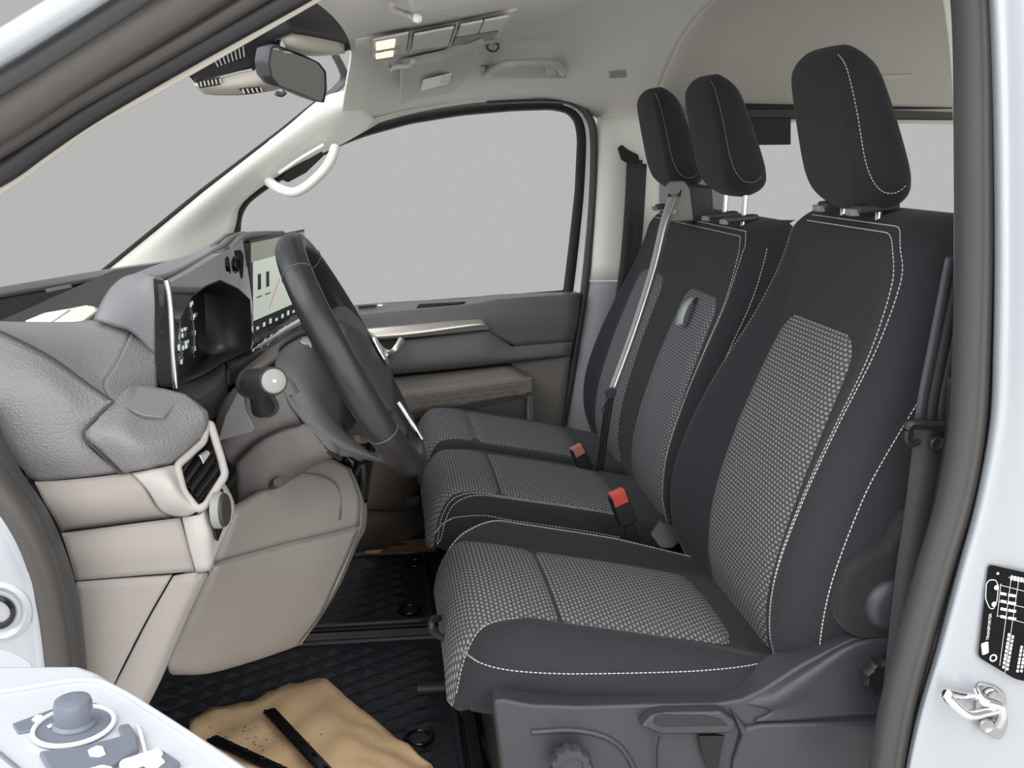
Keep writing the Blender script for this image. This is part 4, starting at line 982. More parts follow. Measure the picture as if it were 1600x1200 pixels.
# knee panel under the column
surf('knee_panel', [T((366, 806, 1.235), (412, 774, 1.34), (460, 738, 1.44), (506, 715, 1.52), (546, 731, 1.56)),
                    T((352, 842, 1.235), (410, 820, 1.34), (465, 795, 1.43), (520, 775, 1.50), (563, 778, 1.545)),
                    T((337, 878, 1.240), (396, 862, 1.33), (455, 846, 1.41), (515, 832, 1.48), (562, 820, 1.54))], 'taupe', da, 0.014)
kl = [(336, 878, 1.240), (396, 862, 1.33), (455, 846, 1.41), (515, 832, 1.48), (562, 820, 1.54)]
surf('knee_ledge', [T(*kl), T(*[(x-1, y+8, Y-0.014) for x, y, Y in kl])], 'taupe', da, 0.006, lv=True)
surf('knee_lower', [T(*[(x-1, y+8, Y-0.014) for x, y, Y in kl]),
                    T((318, 924, 1.236), (384, 910, 1.32), (444, 895, 1.395), (502, 880, 1.46), (545, 866, 1.515)),
                    T((298, 966, 1.25), (366, 956, 1.325), (426, 942, 1.395), (482, 928, 1.455), (526, 908, 1.505)),
                    T((274, 1016, 1.272), (338, 1012, 1.328), (396, 1000, 1.39), (450, 986, 1.445), (502, 960, 1.495)),
                    T((264, 1046, 1.285), (318, 1047, 1.332), (370, 1036, 1.388), (422, 1021, 1.442), (470, 1004, 1.495)),
                    T((270, 1055, 1.34), (322, 1053, 1.38), (374, 1040, 1.43), (424, 1024, 1.48), (474, 1006, 1.53))], 'taupe', da, 0.010)
tube('knee_seam', cr(T((470, 738, 1.438), (505, 744, 1.488), (525, 757, 1.512), (532, 780, 1.512), (532, 812, 1.498)), 5), 0.0014, 'column', da, sec=6)
surf('knee_return', [T((546, 731, 1.56), (563, 778, 1.545), (562, 822, 1.54), (556, 840, 1.53), (530, 905, 1.51), (498, 966, 1.50), (470, 1008, 1.50)),
                     T((556, 735, 1.66), (573, 782, 1.65), (572, 826, 1.64), (560, 850, 1.63), (532, 915, 1.61), (500, 968, 1.60), (474, 1000, 1.58))], 'taupe', da, 0.01, lv=True)
box('under_dash', (-0.40, 1.55, 0.36), (0.16, 0.5, 0.28), 'matte_black', da, 0.01)
# steering-shaft boot and centre
surf('shaft_boot', [T((508, 700, 1.62), (520, 690, 1.60), (548, 694, 1.60), (588, 690, 1.64)), T((520, 716, 1.60), (540, 718, 1.585), (560, 722, 1.59), (584, 722, 1.63)),
                    T((542, 735, 1.60), (554, 744, 1.59), (566, 740, 1.60), (580, 742, 1.63)), T((560, 782, 1.61), (564, 786, 1.60), (568, 788, 1.60), (574, 784, 1.63))], 'gloss_black', da, 0.008)
tube('boot_fold', cr(T((528, 698, 1.59), (550, 712, 1.578), (568, 718, 1.58), (578, 708, 1.60), (576, 694, 1.61)), 5), 0.006, 'gloss_black', da, sec=8)
tube('boot_fold', cr(T((556, 740, 1.585), (566, 726, 1.58), (568, 752, 1.585), (566, 780, 1.60)), 5), 0.005, 'black_plastic', da, sec=8)
t5 = struct('trim_5', at(600, 860, 2.3), 'brown-grey trim around the passenger footwell')
surf('centre_lower', [T((560, 680, 1.86), (590, 690, 1.95), (640, 690, 2.25), (690, 690, 2.69)), T((560, 740, 1.86), (578, 740, 1.95), (625, 740, 2.25), (690, 745, 2.69)),
                      T((556, 790, 1.86), (572, 794, 1.95), (612, 797, 2.25), (690, 792, 2.69))], 'brown', t5, 0.012)
surf('passenger_kick', [T((520, 794, 1.90), (560, 792, 1.98), (610, 797, 2.25), (690, 788, 2.69)), T((520, 815, 1.92), (560, 820, 2.00), (610, 824, 2.25), (690, 818, 2.69)),
                        T((520, 880, 2.0), (555, 864, 2.2), (600, 858, 2.42), (690, 850, 2.69))], 'brown', t5, 0.012)
surf('side_pocket', [T((616, 780, 2.30), (624, 777, 2.36), (656, 771, 2.42)), T((617, 786, 2.28), (626, 783, 2.34), (657, 778, 2.40)), T((616, 798, 2.30), (628, 796, 2.36), (658, 789, 2.42))], 'column', t5, 0.012)
cb = thing('cardboard_piece', at(630, 855, 2.44), 'brown cardboard lying at the far end of the passenger footwell', 'cardboard')
slab('cardboard_sheet', T((570, 861, 2.46), (612, 848, 2.46), (680, 842, 2.46), (680, 862, 2.40), (570, 865, 2.40)), (0, 0.01, 0), 'kraft_dim', cb, 0.001)
surf('passenger_dash', [[V(-0.30, y, 0.70), V(-0.20, y, 0.66), V(-0.17, y, 0.56), V(-0.24, y, 0.42), V(-0.34, y, 0.34)] for y in (1.72, 2.1, 2.45, 2.72)], 'door_grey', da, 0.01, face=(1, 0, 0))

# --- instrument pod
surf('pod_side', [T((146, 499, 1.36), (156, 476, 1.37), (172, 450, 1.38), (192, 433, 1.38), (212, 427, 1.37)),
                  T((176, 509, 1.335), (186, 478, 1.33), (196, 450, 1.33), (208, 436, 1.33), (222, 430, 1.33)),
                  T((206, 520, 1.31), (212, 490, 1.295), (218, 460, 1.29), (224, 442, 1.29), (232, 431, 1.29)),
                  T((242, 556, 1.285), (242, 520, 1.28), (241, 480, 1.275), (240, 450, 1.275), (239, 432, 1.275))], 'pad_smooth', da, 0.008)
surf('pod_roof', [T((208, 428, 1.37), (250, 412, 1.50), (300, 396, 1.66), (330, 380, 1.74), (352, 368, 1.80), (380, 361, 1.88)),
                  T((232, 431, 1.29), (262, 428, 1.36), (310, 404, 1.52), (338, 386, 1.62), (360, 368, 1.68), (384, 362, 1.76))], 'pad_smooth', da, 0.01, lv=True)
surf('pod_crest', [T((330, 402, 1.70), (345, 382, 1.76), (362, 366, 1.82), (400, 361, 1.90), (440, 360, 2.0)), T((345, 398, 1.62), (362, 380, 1.66), (380, 366, 1.72), (410, 362, 1.80), (445, 362, 1.95))], 'pad_smooth', da, 0.012, lv=True)
# glossy black front panel with recess (frame of loops)
sidep = T((239, 433, 1.274), (256, 436, 1.266), (262, 445, 1.264), (268, 520, 1.264), (272, 606, 1.266), (247, 604, 1.272), (242, 560, 1.276), (241, 480, 1.276))
slab('panel_side', sidep, (-0.004, 0.012, 0), 'piano', da, 0.002)
tube('panel_edge', cr(T((260, 438, 1.262), (266, 470, 1.261), (270, 540, 1.262), (274, 606, 1.264)), 5), 0.0035, 'chrome', da, sec=8)
# loops: outer rim and recess opening
outer = T((263, 444, 1.266), (300, 424, 1.38), (338, 400, 1.52), (364, 386, 1.62), (386, 410, 1.70), (394, 470, 1.70), (398, 548, 1.70), (392, 556, 1.68), (352, 572, 1.56), (318, 590, 1.45), (276, 607, 1.30), (268, 520, 1.27))
innr = T((281, 500, 1.31), (300, 462, 1.38), (322, 446, 1.46), (344, 437, 1.53), (372, 450, 1.62), (391, 468, 1.66), (394, 536, 1.66), (390, 548, 1.65), (352, 566, 1.56), (318, 586, 1.45), (280, 604, 1.31), (276, 550, 1.30))
ring('panel_frame', outer, innr, (-0.012, 0.0, 0), 'piano', da, 0.0008)
DPc = [at(274, 607, 1.30), at(336, 571, 1.625), at(328, 432, 1.625), at(266, 452, 1.30)]
def DP(u, v):
    p = (DPc[0]*(1-u)+DPc[1]*u)*(1-v)+(DPc[3]*(1-u)+DPc[2]*u)*v
    return V(p[0]-0.010, p[1], p[2])
gridmesh('recess_wall', np.array([[p for p in innr+innr[:1]], [V(-0.272, p[1], p[2]) for p in innr+innr[:1]]]), 'black_plastic', da, solid=0.002, off=1)
scr = slab('instrument_display', [DP(0, 0), DP(1, 0), DP(1, 1), DP(0, 1)], (-0.006, 0, 0), 'screen_dark', da, 0)
yd = V(0, 0, 1)
def dash_rect(u, v, du, dv, m, nm='display_mark'):
    e = V(0.0012, 0, 0)
    return slab(nm, [DP(u, v)+e, DP(u+du, v)+e, DP(u+du, v+dv)+e, DP(u, v+dv)+e], (-0.0006, 0, 0), m, scr, 0)
rr = random.Random(3)
cx_, cy_, ra = 0.46, 0.45, 0.30
for k in range(22):
    a = math.radians(-130+k*12.4); u = cx_+0.20*math.sin(a)*1.0; v = cy_+0.40*math.cos(a)
    dash_rect(u-0.008, v-0.02, 0.016 if k % 2 else 0.03, 0.03 if k % 2 else 0.05, 'glyph' if k % 2 == 0 else 'glyph_dim')
tube('display_dial', [DP(cx_+0.17*math.sin(a), cy_+0.34*math.cos(a))+V(0.0016, 0, 0) for a in np.linspace(-2.3, 2.3, 30)], 0.0012, 'glyph_dim', scr, sec=5)
for row, (v, h_) in enumerate(((0.50, 0.035), (0.44, 0.045), (0.36, 0.030), (0.31, 0.045), (0.74, 0.04), (0.60, 0.04))):
    for q in range(7 if row < 4 else 2):
        u = (0.09+q*0.065) if row < 4 else (0.58+0.10*(row-4)+q*0.05)
        if (q*3+row) % 5 != 4: dash_rect(u, v, 0.022+0.022*((q*7+row*3) % 3)/2, h_, 'glyph' if (q+row) % 3 else 'glyph_dim')
for k in range(4): dash_rect(0.08+0.06*k, 0.24, 0.04, 0.025, ('glyph_green', 'glyph', 'glyph_dim', 'glyph_red')[k])
dash_rect(0.05, 0.28, 0.32, 0.012, 'glyph_dim'); dash_rect(0.05, 0.40, 0.30, 0.012, 'glyph_dim')
# infotainment side: dark pillar with round button, lit screen
surf('screen_bezel', [[p+V(-0.022, 0.008, 0) for p in r_] for r_ in [T((362, 384, 1.64), (386, 364, 1.70), (425, 361, 1.86), (462, 361, 2.02)), T((394, 470, 1.70), (396, 470, 1.705), (440, 470, 1.86), (475, 465, 2.02)),
                      T((396, 546, 1.70), (400, 540, 1.705), (440, 518, 1.86), (478, 495, 2.02))]], 'piano', da, 0.012, lu=True, lv=True)
slab('bezel_pillar', T((358, 392, 1.60), (379, 370, 1.675), (387, 430, 1.695), (392, 470, 1.69), (374, 446, 1.63), (362, 442, 1.60)), (-0.006, 0.006, 0), 'piano', da, 0.001)
slab('button_recess', fillet(T((360, 398, 1.605), (366, 392, 1.625), (376, 390, 1.645), (381, 398, 1.655), (380, 432, 1.655), (376, 440, 1.645), (364, 432, 1.61)), 0.004), (-0.002, -0.003, 0), 'matte_black', da, 0.0006)
lathe('start_button', at(368, 413, 1.603), (0.94, -0.33, 0.05), [(0.0105, -0.002), (0.0105, 0.003), (0.009, 0.0045), (0.004, 0.004)], 'gloss_black', da, 28)
tube('button_ring', [at(368, 413, 1.603)+V(0.004*math.cos(t), 0.0115*math.cos(t), 0.0125*math.sin(t)) for t in np.linspace(0, 2*PI, 25)[:-1]], 0.0009, 'dark_plastic', da, closed=True, sec=6)
def IP(u, v):  # u along screen, v up
    a = at(385, 528, 1.704); b = at(470, 488, 2.00); c_ = at(384, 372, 1.704)
    return a+(b-a)*u+(c_-a)*v
nrm = np.cross(IP(1, 0)-IP(0, 0), IP(0, 1)-IP(0, 0)); nrm /= np.linalg.norm(nrm); nrm = nrm if nrm[0] > 0 else -nrm
def irect(u0, v0, u1, v1, m, nm, lift, parent):
    e = nrm*lift
    return slab(nm, [IP(u0, v0)+e, IP(u1, v0)+e, IP(u1, v1)+e, IP(u0, v1)+e], -nrm*0.0004, m, parent, 0)
isr = irect(0.0, 0.02, 1.0, 0.98, 'screen_dark', 'touch_screen', 0.006, da)
irect(0.02, 0.76, 1.0, 0.95, 'screen_top', 'screen_header', 0.0066, isr)
irect(0.05, 0.16, 1.0, 0.76, 'screen_lit', 'screen_page', 0.0066, isr)
for u in (0.12, 0.26):
    irect(u, 0.46, u+0.05, 0.62, 'screen_dark', 'screen_icon', 0.0072, isr)
    irect(u-0.02, 0.38, u+0.07, 0.395, 'glyph_dim', 'screen_caption', 0.0072, isr)
slab('screen_line', [IP(0.30, 0.22)+nrm*0.0072, IP(0.31, 0.22)+nrm*0.0072, IP(0.50, 0.50)+nrm*0.0072, IP(0.49, 0.50)+nrm*0.0072], -nrm*0.0004, 'glyph_red', isr, 0)
for k in range(8):
    irect(0.10+k*0.11, 0.055, 0.10+k*0.11+0.035, 0.085+(k % 3)*0.012, 'glyph', 'touch_icon', 0.0068, isr)
# chrome strip below
surf('trim_bar', [T((390, 541, 1.69), (440, 512, 1.80), (500, 478, 1.96)), T((396, 545, 1.675), (446, 517, 1.785), (505, 485, 1.945)), T((404, 548, 1.68), (450, 526, 1.79), (505, 497, 1.945))], 'chrome', da, 0.008, lu=True)
# ledges between panel and column
surf('ledge', [T((270, 607, 1.27), (318, 589, 1.44), (350, 567, 1.55)), T((280, 612, 1.262), (326, 598, 1.42), (355, 578, 1.52)), T((300, 628, 1.255), (338, 618, 1.40), (356, 600, 1.50)), T((318, 660, 1.26), (340, 650, 1.39), (356, 630, 1.48))], 'black_plastic', da, 0.01)
surf('ledge_side', [T((352, 566, 1.56), (376, 556, 1.62), (398, 548, 1.66), (420, 540, 1.72)), T((357, 574, 1.52), (384, 562, 1.58), (410, 548, 1.63), (430, 548, 1.70)), T((358, 604, 1.50), (386, 590, 1.56), (410, 572, 1.62), (440, 570, 1.70))], 'black_plastic', da, 0.01)
box('dash_core', (-0.36, 1.95, 0.55), (0.14, 1.35, 0.26), 'matte_black', da, 0.02)

# --- folded papers on the dash top
pp = thing('paper_folder', at(90, 490, 1.7), 'cream paper folder lying on the dashboard below the windscreen', 'paper')
slab('folder_cover', T((30, 508, 1.45), (60, 492, 1.58), (134, 477, 1.60), (147, 479, 1.58), (150, 486, 1.55), (120, 508, 1.44)), (0.0, 0.02, -0.006), 'paper', pp, 0.002)
slab('folder_sheet', T((40, 503, 1.46), (70, 491, 1.56), (110, 484, 1.56), (80, 505, 1.46)), (0.0, 0.0, 0.002), 'white', pp, 0.0005)

# ================================================================== STEERING
sw = thing('steering_wheel', (-0.035, 1.47, 0.60), 'black leather steering wheel seen almost edge-on', 'steering wheel')
wt = at(447, 372, 1.47); wb = at(652, 728, 1.47); wc_ = (wt+wb)/2
upw = (wt-wb); Rw = np.linalg.norm(upw)/2; upw /= np.linalg.norm(upw)
sid = V(0, 1, 0.0); sid -= upw*(sid@upw); sid /= np.linalg.norm(sid)
nw = np.cross(upw, sid); nw = nw if nw[0] > 0 else -nw     # towards the driver
Rw -= 0.012
def wpt(a, r=1.0, n=0.0): return wc_+(upw*math.cos(a)+sid*math.sin(a))*Rw*r+nw*n
tube('rim', [wpt(a) for a in np.linspace(0, 2*PI, 73)[:-1]], 0.0170, 'rim', sw, closed=True, sec=18, ref=tuple(nw), ry=0.0205)
for a in (-0.62, 0.62, math.radians(118), math.radians(242)):
    c_ = wpt(a); tn = -upw*math.sin(a)+sid*math.cos(a); rd = upw*math.cos(a)+sid*math.sin(a)
    tube('rim_seam', [c_+rd*0.0172*math.cos(t)+nw*0.0207*math.sin(t) for t in np.linspace(0, 2*PI, 19)[:-1]], 0.0008, 'column', sw, closed=True, sec=5, ref=tuple(tn))
stitches('rim_stitching', [np.array([wpt(a, 1-0.0155/Rw, 0.004*(1 if k % 2 else -1)) for k, a in enumerate(np.linspace(0.25, 1.25, 60))])], 'black_plastic', sw, pitch=0.006, dash=0.005, r=0.0014)
# hub
hubp = []
def hub_pos(a, b, sd):
    u, v = a, b; k = 1/max(1.0, (abs(u)**4+abs(v)**4)**0.25)
    x, y = u*k*0.092, v*k*0.080-0.012
    e = max(abs(u), abs(v)); h = 0.040*(1-0.85*quarter(e))
    p = wc_+sid*x+upw*y
    return p+nw*(h-0.006) if sd == 0 else p-nw*(0.030*(1-0.6*quarter(e)))
pillow('hub', hub_pos, 'dark_plastic', sw, 25, 25)
lathe('hub_emblem', wc_+nw*0.036-upw*0.01, nw, [(0.026, 0), (0.026, 0.002), (0.022, 0.003), (0.0, 0.003)][:3], 'chrome', sw, 28)
for s_, aa in ((-1, math.radians(255)), (1, math.radians(105))):
    P0 = wc_+sid*0.07*s_-upw*0.01; P1 = wpt(aa, 0.98)
    tube('spoke', lin([P0, (P0+P1)/2+nw*0.004, P1], 4), 0.030, 'dark_plastic', sw, sec=12, ref=tuple(nw), ry=0.012)
tube('spoke_trim', cr(T((572, 518, 1.50), (582, 528, 1.50), (594, 542, 1.50), (605, 556, 1.50)), 5), 0.0035, 'satin', sw, sec=6)
P0 = wc_-upw*0.07; P1 = wpt(PI, 0.97)
for s_ in (-1, 1):
    tube('lower_spoke', lin([P0+sid*0.045*s_, P1+sid*0.065*s_+upw*0.012], 5), 0.014, 'dark_plastic', sw, sec=10, ref=tuple(nw), ry=0.009)
tube('spoke_chrome', cr(T((622, 628, 1.52), (634, 646, 1.52), (648, 668, 1.52), (660, 688, 1.51)), 5), 0.0042, 'chrome', sw, sec=8)

co = thing('steering_column', (-0.15, 1.47, 0.55), 'dark grey steering column cowl with a control stalk', 'steering column')
ax_ = -nw   # away from the driver
ec = wc_+ax_*0.045
def cs(s, a, w_, h_, lift=0.0, drop=0.0):
    c_ = ec+ax_*s
    x = math.cos(a); y = math.sin(a); k = 1/(abs(x)**3.2+abs(y)**3.2)**(1/3.2)
    return c_+sid*x*k*w_+upw*(y*k*h_+drop)
# collar next to the wheel, then cowl
def loft(name, secs, m, parent, sec=40):
    G = np.array([[cs(s, 2*PI*j/sec, w_, h_, drop=dr) for j in range(sec)] for (s, w_, h_, dr) in secs])
    n, k = G.shape[:2]; vsx = G.reshape(-1, 3); fs = []
    for i in range(n-1):
        for j in range(k): fs.append((i*k+j, i*k+(j+1) % k, (i+1)*k+(j+1) % k, (i+1)*k+j))
    fs += [tuple(range(k))[::-1], tuple(range((n-1)*k, n*k))]
    return recalc(mesh(name, vsx, fs, m, parent, sharp=40))
loft('collar', [(-0.022, 0.050, 0.050, -0.02), (-0.010, 0.058, 0.060, -0.02), (0.012, 0.062, 0.066, -0.022), (0.035, 0.064, 0.068, -0.024)], 'dark_plastic', co)
surf('upper_cowl', [T((436, 566, 1.40), (440, 548, 1.45), (470, 526, 1.52), (520, 515, 1.60)), T((420, 572, 1.385), (424, 555, 1.44), (440, 546, 1.52), (500, 530, 1.62)),
                    T((395, 588, 1.365), (402, 572, 1.43), (420, 558, 1.52), (460, 545, 1.64)), T((375, 606, 1.36), (380, 590, 1.43), (395, 577, 1.52), (430, 562, 1.64))], 'column', co, 0.008)
surf('cowl_side', [T((395, 590, 1.372), (378, 597, 1.372), (358, 614, 1.375), (342, 640, 1.38), (330, 672, 1.385)),
                   T((450, 590, 1.355), (404, 610, 1.348), (376, 630, 1.348), (356, 654, 1.352), (340, 690, 1.36)),
                   T((476, 628, 1.352), (430, 650, 1.342), (396, 668, 1.342), (372, 690, 1.346), (352, 716, 1.355)),
                   T((500, 668, 1.36), (455, 680, 1.352), (420, 690, 1.352), (392, 702, 1.356), (366, 730, 1.366))], 'column', co, 0.008)
surf('cowl_lower', [T((506, 660, 1.352), (470, 664, 1.340), (440, 672, 1.338), (404, 690, 1.340), (368, 722, 1.350)),
                    T((530, 706, 1.36), (490, 716, 1.345), (455, 722, 1.345), (415, 742, 1.348), (372, 770, 1.358)),
                    T((522, 712, 1.42), (488, 728, 1.39), (450, 750, 1.38), (418, 774, 1.38), (374, 802, 1.38)),
                    T((505, 712, 1.50), (480, 735, 1.47), (445, 758, 1.45), (415, 780, 1.44), (380, 806, 1.43))], 'column', co, 0.008)
surf('wheel_cowl', [T((470, 526, 1.52), (520, 520, 1.50), (560, 560, 1.50)), T((440, 546, 1.43), (490, 550, 1.41), (545, 620, 1.41)), T((430, 572, 1.375), (480, 600, 1.36), (540, 670, 1.38)),
                    T((446, 618, 1.346), (500, 655, 1.35), (570, 700, 1.38)), T((478, 664, 1.343), (530, 696, 1.355), (598, 720, 1.38)), T((520, 712, 1.36), (560, 716, 1.38), (605, 726, 1.42))], 'cowl', co, 0.008)
tube('cowl_joint', cr(T((452, 618, 1.352), (478, 662, 1.348), (508, 700, 1.352), (532, 716, 1.37)), 6), 0.0045, 'matte_black', co, sec=6)
tube('cowl_joint', cr(T((368, 724, 1.346), (404, 690, 1.336), (440, 671, 1.334), (470, 663, 1.336)), 6), 0.0016, 'matte_black', co, sec=6)
slab('cowl_pad', T((340, 690, 1.352), (352, 650, 1.346), (372, 612, 1.344), (380, 606, 1.344), (384, 640, 1.340), (398, 668, 1.338), (394, 676, 1.338)), (0, 0.004, 0), 'pad_smooth', co, 0.002)
tube('cowl_screw', [at(434, 754, 1.345), at(426, 758, 1.36)], 0.006, 'dark_plastic', co, sec=10)
slab('column_knob', T((474, 532, 1.46), (498, 540, 1.43), (502, 546, 1.43), (486, 548, 1.42), (468, 541, 1.44)), (0, 0.0, 0.006), 'chrome', co, 0.002)
stk = thing('control_stalk', at(412, 640, 1.34), 'black ribbed control stalk with a pale end button on the steering column', 'control stalk')
slab('stalk_base', fillet(T((394, 626, 1.338), (424, 612, 1.338), (438, 640, 1.338), (424, 654, 1.338), (404, 652, 1.338)), 0.008), (0, 0.01, 0), 'black_plastic', stk, 0.002)
lathe('stalk_neck', at(411, 638, 1.335), V(-0.12, -0.6, 0.75), [(0.015, 0), (0.013, 0.012), (0.011, 0.034)], 'matte_black', stk, 24)
s0 = at(390, 600, 1.30); s1 = at(430, 595, 1.16)
axs = (s1-s0); ln = np.linalg.norm(axs)
lathe('stalk_grip', s0, axs, [(0.010, -0.004), (0.0175, 0.0), (0.0178, 0.008), (0.0155, 0.010), (0.0155, 0.013), (0.0178, 0.015), (0.0178, 0.022), (0.0158, 0.024), (0.0158, 0.027), (0.0178, 0.029), (0.0178, 0.060), (0.016, ln*0.6), (0.0165, ln*0.86), (0.0160, ln*0.93), (0.0150, ln*0.95)], 'black_plastic', stk, 28)
lathe('end_button', s0+axs*0.95, axs, [(0.0135, -0.002), (0.0135, 0.001), (0.012, 0.0022), (0.004, 0.0026)], 'grey_plastic', stk, 24)
lathe('button_dot', s0+axs*0.97, axs, [(0.002, 0), (0.002, 0.0008)], 'white', stk, 10)

# ================================================================== OVERHEAD
# --- sensor housing behind the mirror
ch_ = thing('sensor_housing', at(420, 80, 1.95), 'black and pale sensor cover at the top of the windscreen', 'sensor cover')
surf('housing_dark', [T((286, 112, 1.88), (310, 100, 1.86), (340, 82, 1.85), (395, 52, 1.85), (430, 34, 1.86), (500, 0, 1.88)),
                      T((298, 122, 1.90), (330, 104, 1.885), (352, 96, 1.88), (400, 76, 1.88), (440, 58, 1.88), (520, 22, 1.90)),
                      T((306, 132, 1.93), (340, 120, 1.92), (370, 112, 1.91), (405, 100, 1.91), (438, 54, 1.92), (534, 42, 1.94))], 'shell', ch_, 0.01)
surf('housing_low', [T((302, 130, 1.92), (335, 124, 1.91), (380, 112, 1.905), (420, 108, 1.905), (434, 122, 1.93)),
                     T((308, 138, 1.92), (345, 137, 1.91), (380, 132, 1.905), (420, 128, 1.905), (436, 132, 1.93)),
                     T((318, 147, 1.95), (345, 149, 1.94), (385, 148, 1.935), (425, 142, 1.935), (440, 138, 1.95))], 'beige', ch_, 0.008)
slab('housing_throat', T((392, 106, 1.90), (404, 66, 1.89), (426, 54, 1.90), (438, 56, 1.91), (428, 100, 1.92), (424, 128, 1.92), (400, 124, 1.91)), (0.0, 0.03, 0), 'matte_black', ch_, 0.003)
surf('housing_cover', [T((428, 50, 1.895), (470, 48, 1.90), (532, 42, 1.93)), T((440, 62, 1.89), (480, 60, 1.895), (536, 56, 1.92)), T((446, 74, 1.90), (485, 80, 1.905), (540, 80, 1.93)), T((450, 82, 1.93), (490, 88, 1.94), (538, 84, 1.95))], 'beige', ch_, 0.008)
surf('housing_roof', [T((424, 36, 1.86), (460, 20, 1.865), (500, -2, 1.87)), T((430, 50, 1.885), (480, 46, 1.89), (533, 40, 1.92))], 'shell', ch_, 0.008, lv=True)
slab('housing_hatch', T((460, 22, 1.868), (478, 13, 1.868), (488, 28, 1.885), (470, 36, 1.885)), (0, -0.002, -0.001), 'black_plastic', ch_, 0.001)
tube('housing_edge', cr(T((496, 0, 1.868), (520, 24, 1.89), (533, 42, 1.918), (540, 60, 1.92), (541, 78, 1.93)), 5), 0.004, 'matte_black', ch_, sec=6)
gr = slab('grille_upper', T((330, 92, 1.872), (340, 104, 1.874), (378, 94, 1.874), (384, 66, 1.865), (374, 62, 1.863)), (0, 0.003, 0.0), 'matte_black', ch_, 0)
for k in range(8):
    t = k/7; x = 334+t*44; y = 93-t*26
    slab('grille_bar', [at(x, y, 1.866), at(x+2, y-1, 1.866), at(x+8-3*t, y+11+12*t*0.9, 1.870), at(x+6-3*t, y+12+12*t*0.9, 1.870)], (0, -0.003, 0), 'pillar_grey', gr, 0)
gr2 = slab('grille_lower', T((308, 128, 1.902), (344, 120, 1.900), (345, 132, 1.903), (312, 138, 1.906)), (0, 0.002, 0.0), 'matte_black', ch_, 0)
for k in range(6):
    x = 312+k*6
    slab('grille_bar', [at(x, 128-k, 1.897), at(x+2.4, 127.5-k, 1.897), at(x+4.4, 135-k, 1.9), at(x+2, 136-k, 1.9)], (0, -0.003, 0), 'beige', gr2, 0)
gr3 = slab('grille_small', T((374, 139, 1.92), (408, 136, 1.92), (413, 143, 1.922), (384, 147, 1.922)), (0, -0.010, 0.0), 'matte_black', ch_, 0)
for k in range(5):
    x = 378+k*7
    slab('grille_bar', [at(x, 139-k*.6, 1.907), at(x+2.4, 139-k*.6, 1.907), at(x+5.4, 146-k*.6, 1.907), at(x+3, 146-k*.6, 1.907)], (0, -0.003, 0), 'beige', gr3, 0)
# --- mirror
mi = thing('rear_view_mirror', at(470, 110, 1.86), 'interior mirror with dark frame under the sensor cover', 'mirror')
mo = [(424, 74), (434, 71), (470, 84), (498, 98), (509, 112), (510, 140), (506, 160), (496, 158), (468, 146), (436, 134), (424, 120), (420, 98)]
YM = lambda x: 1.80+(x-420)/90*0.10
mp = fillet([at(a, b, YM(a)) for a, b in mo], 0.004, 3)
cmi = sum(mp)/len(mp)
back = (V(-0.045, 0.012, 0.006))
fr_v = [cmi+(p-cmi)*1.02 for p in mp]
k = len(mp)
rings = [[cmi+(p-cmi)*0.965 for p in mp], fr_v, [cmi+(p-cmi)*1.03+back*0.22 for p in mp], [cmi+(p-cmi)*0.92+back*0.6 for p in mp], [cmi+(p-cmi)*0.6+back*0.95 for p in mp]]
vsx = [q for r_ in rings for q in r_]; fs = []
for i in range(len(rings)-1):
    for j in range(k): fs.append((i*k+j, i*k+(j+1) % k, (i+1)*k+(j+1) % k, (i+1)*k+j))
fs.append(tuple(range((len(rings)-1)*k, len(rings)*k)))
recalc(mesh('mirror_shell', vsx, fs, 'shell', mi, sharp=40))
slab('mirror_glass', [cmi+(p-cmi)*0.965+back*0.02 for p in mp], back*0.06, 'mirror', mi, 0)
tube('dimming_lever', cr(T((446, 143, 1.82), (440, 148, 1.82), (434, 146, 1.82), (432, 150, 1.82)), 4), 0.004, 'dark_plastic', mi, sec=8)
tube('mirror_arm', lin([cmi+back*0.8, at(420, 70, 1.90)], 3), 0.014, 'matte_black', mi, sec=10)

# --- overhead console with lamps
oc = thing('overhead_console', at(690, 55, 1.95), 'overhead console with two lit reading lamps and a storage tray', 'overhead console')
surf('console_body', [LR_(0.002, (556, 62), (640, 50), (730, 33), (808, 14)), LR_(0.010, (556, 76), (640, 66), (725, 52), (794, 36)), LR_(0.002, (556, 94), (640, 85), (720, 72), (780, 60))], 'headliner', oc, 0.012, lu=True, face=(0, 0, -1))
def OC(u, v, dz=0.0):
    a = onr(578, 61, 0.009); b = onr(803, 17, 0.009); c_ = onr(578, 90, 0.009); d_ = onr(778, 59, 0.009)
    return (a*(1-u)+b*u)*(1-v)+(c_*(1-u)+d_*u)*v+V(0, 0, -dz)
def oslab(nm, u0, v0, u1, v1, m, dz=0.004, th=0.004, par=None, bv=0.001):
    return slab(nm, [OC(u0, v0, dz), OC(u1, v0, dz), OC(u1, v1, dz), OC(u0, v1, dz)], (0, 0, th), m, par or oc, bv)
lp_ = oslab('lamp_panel', 0.02, 0.02, 0.28, 0.98, 'headliner', 0.003)
oslab('reading_lamp', 0.045, 0.10, 0.185, 0.42, 'lamp', 0.007, par=lp_)
oslab('reading_lamp', 0.045, 0.68, 0.180, 0.92, 'lamp', 0.007, par=lp_)
oslab('lamp_switch', 0.05, 0.50, 0.10, 0.60, 'grey_plastic', 0.006, par=lp_); oslab('lamp_switch', 0.12, 0.50, 0.22, 0.58, 'grey_plastic', 0.006, par=lp_)
oslab('console_divider', 0.29, 0.02, 0.305, 0.98, 'grey_plastic', 0.004)
oslab('glasses_flap', 0.32, 0.06, 0.60, 0.80, 'headliner', 0.006); oslab('flap_slot', 0.33, 0.84, 0.50, 0.93, 'dark_plastic', 0.004)
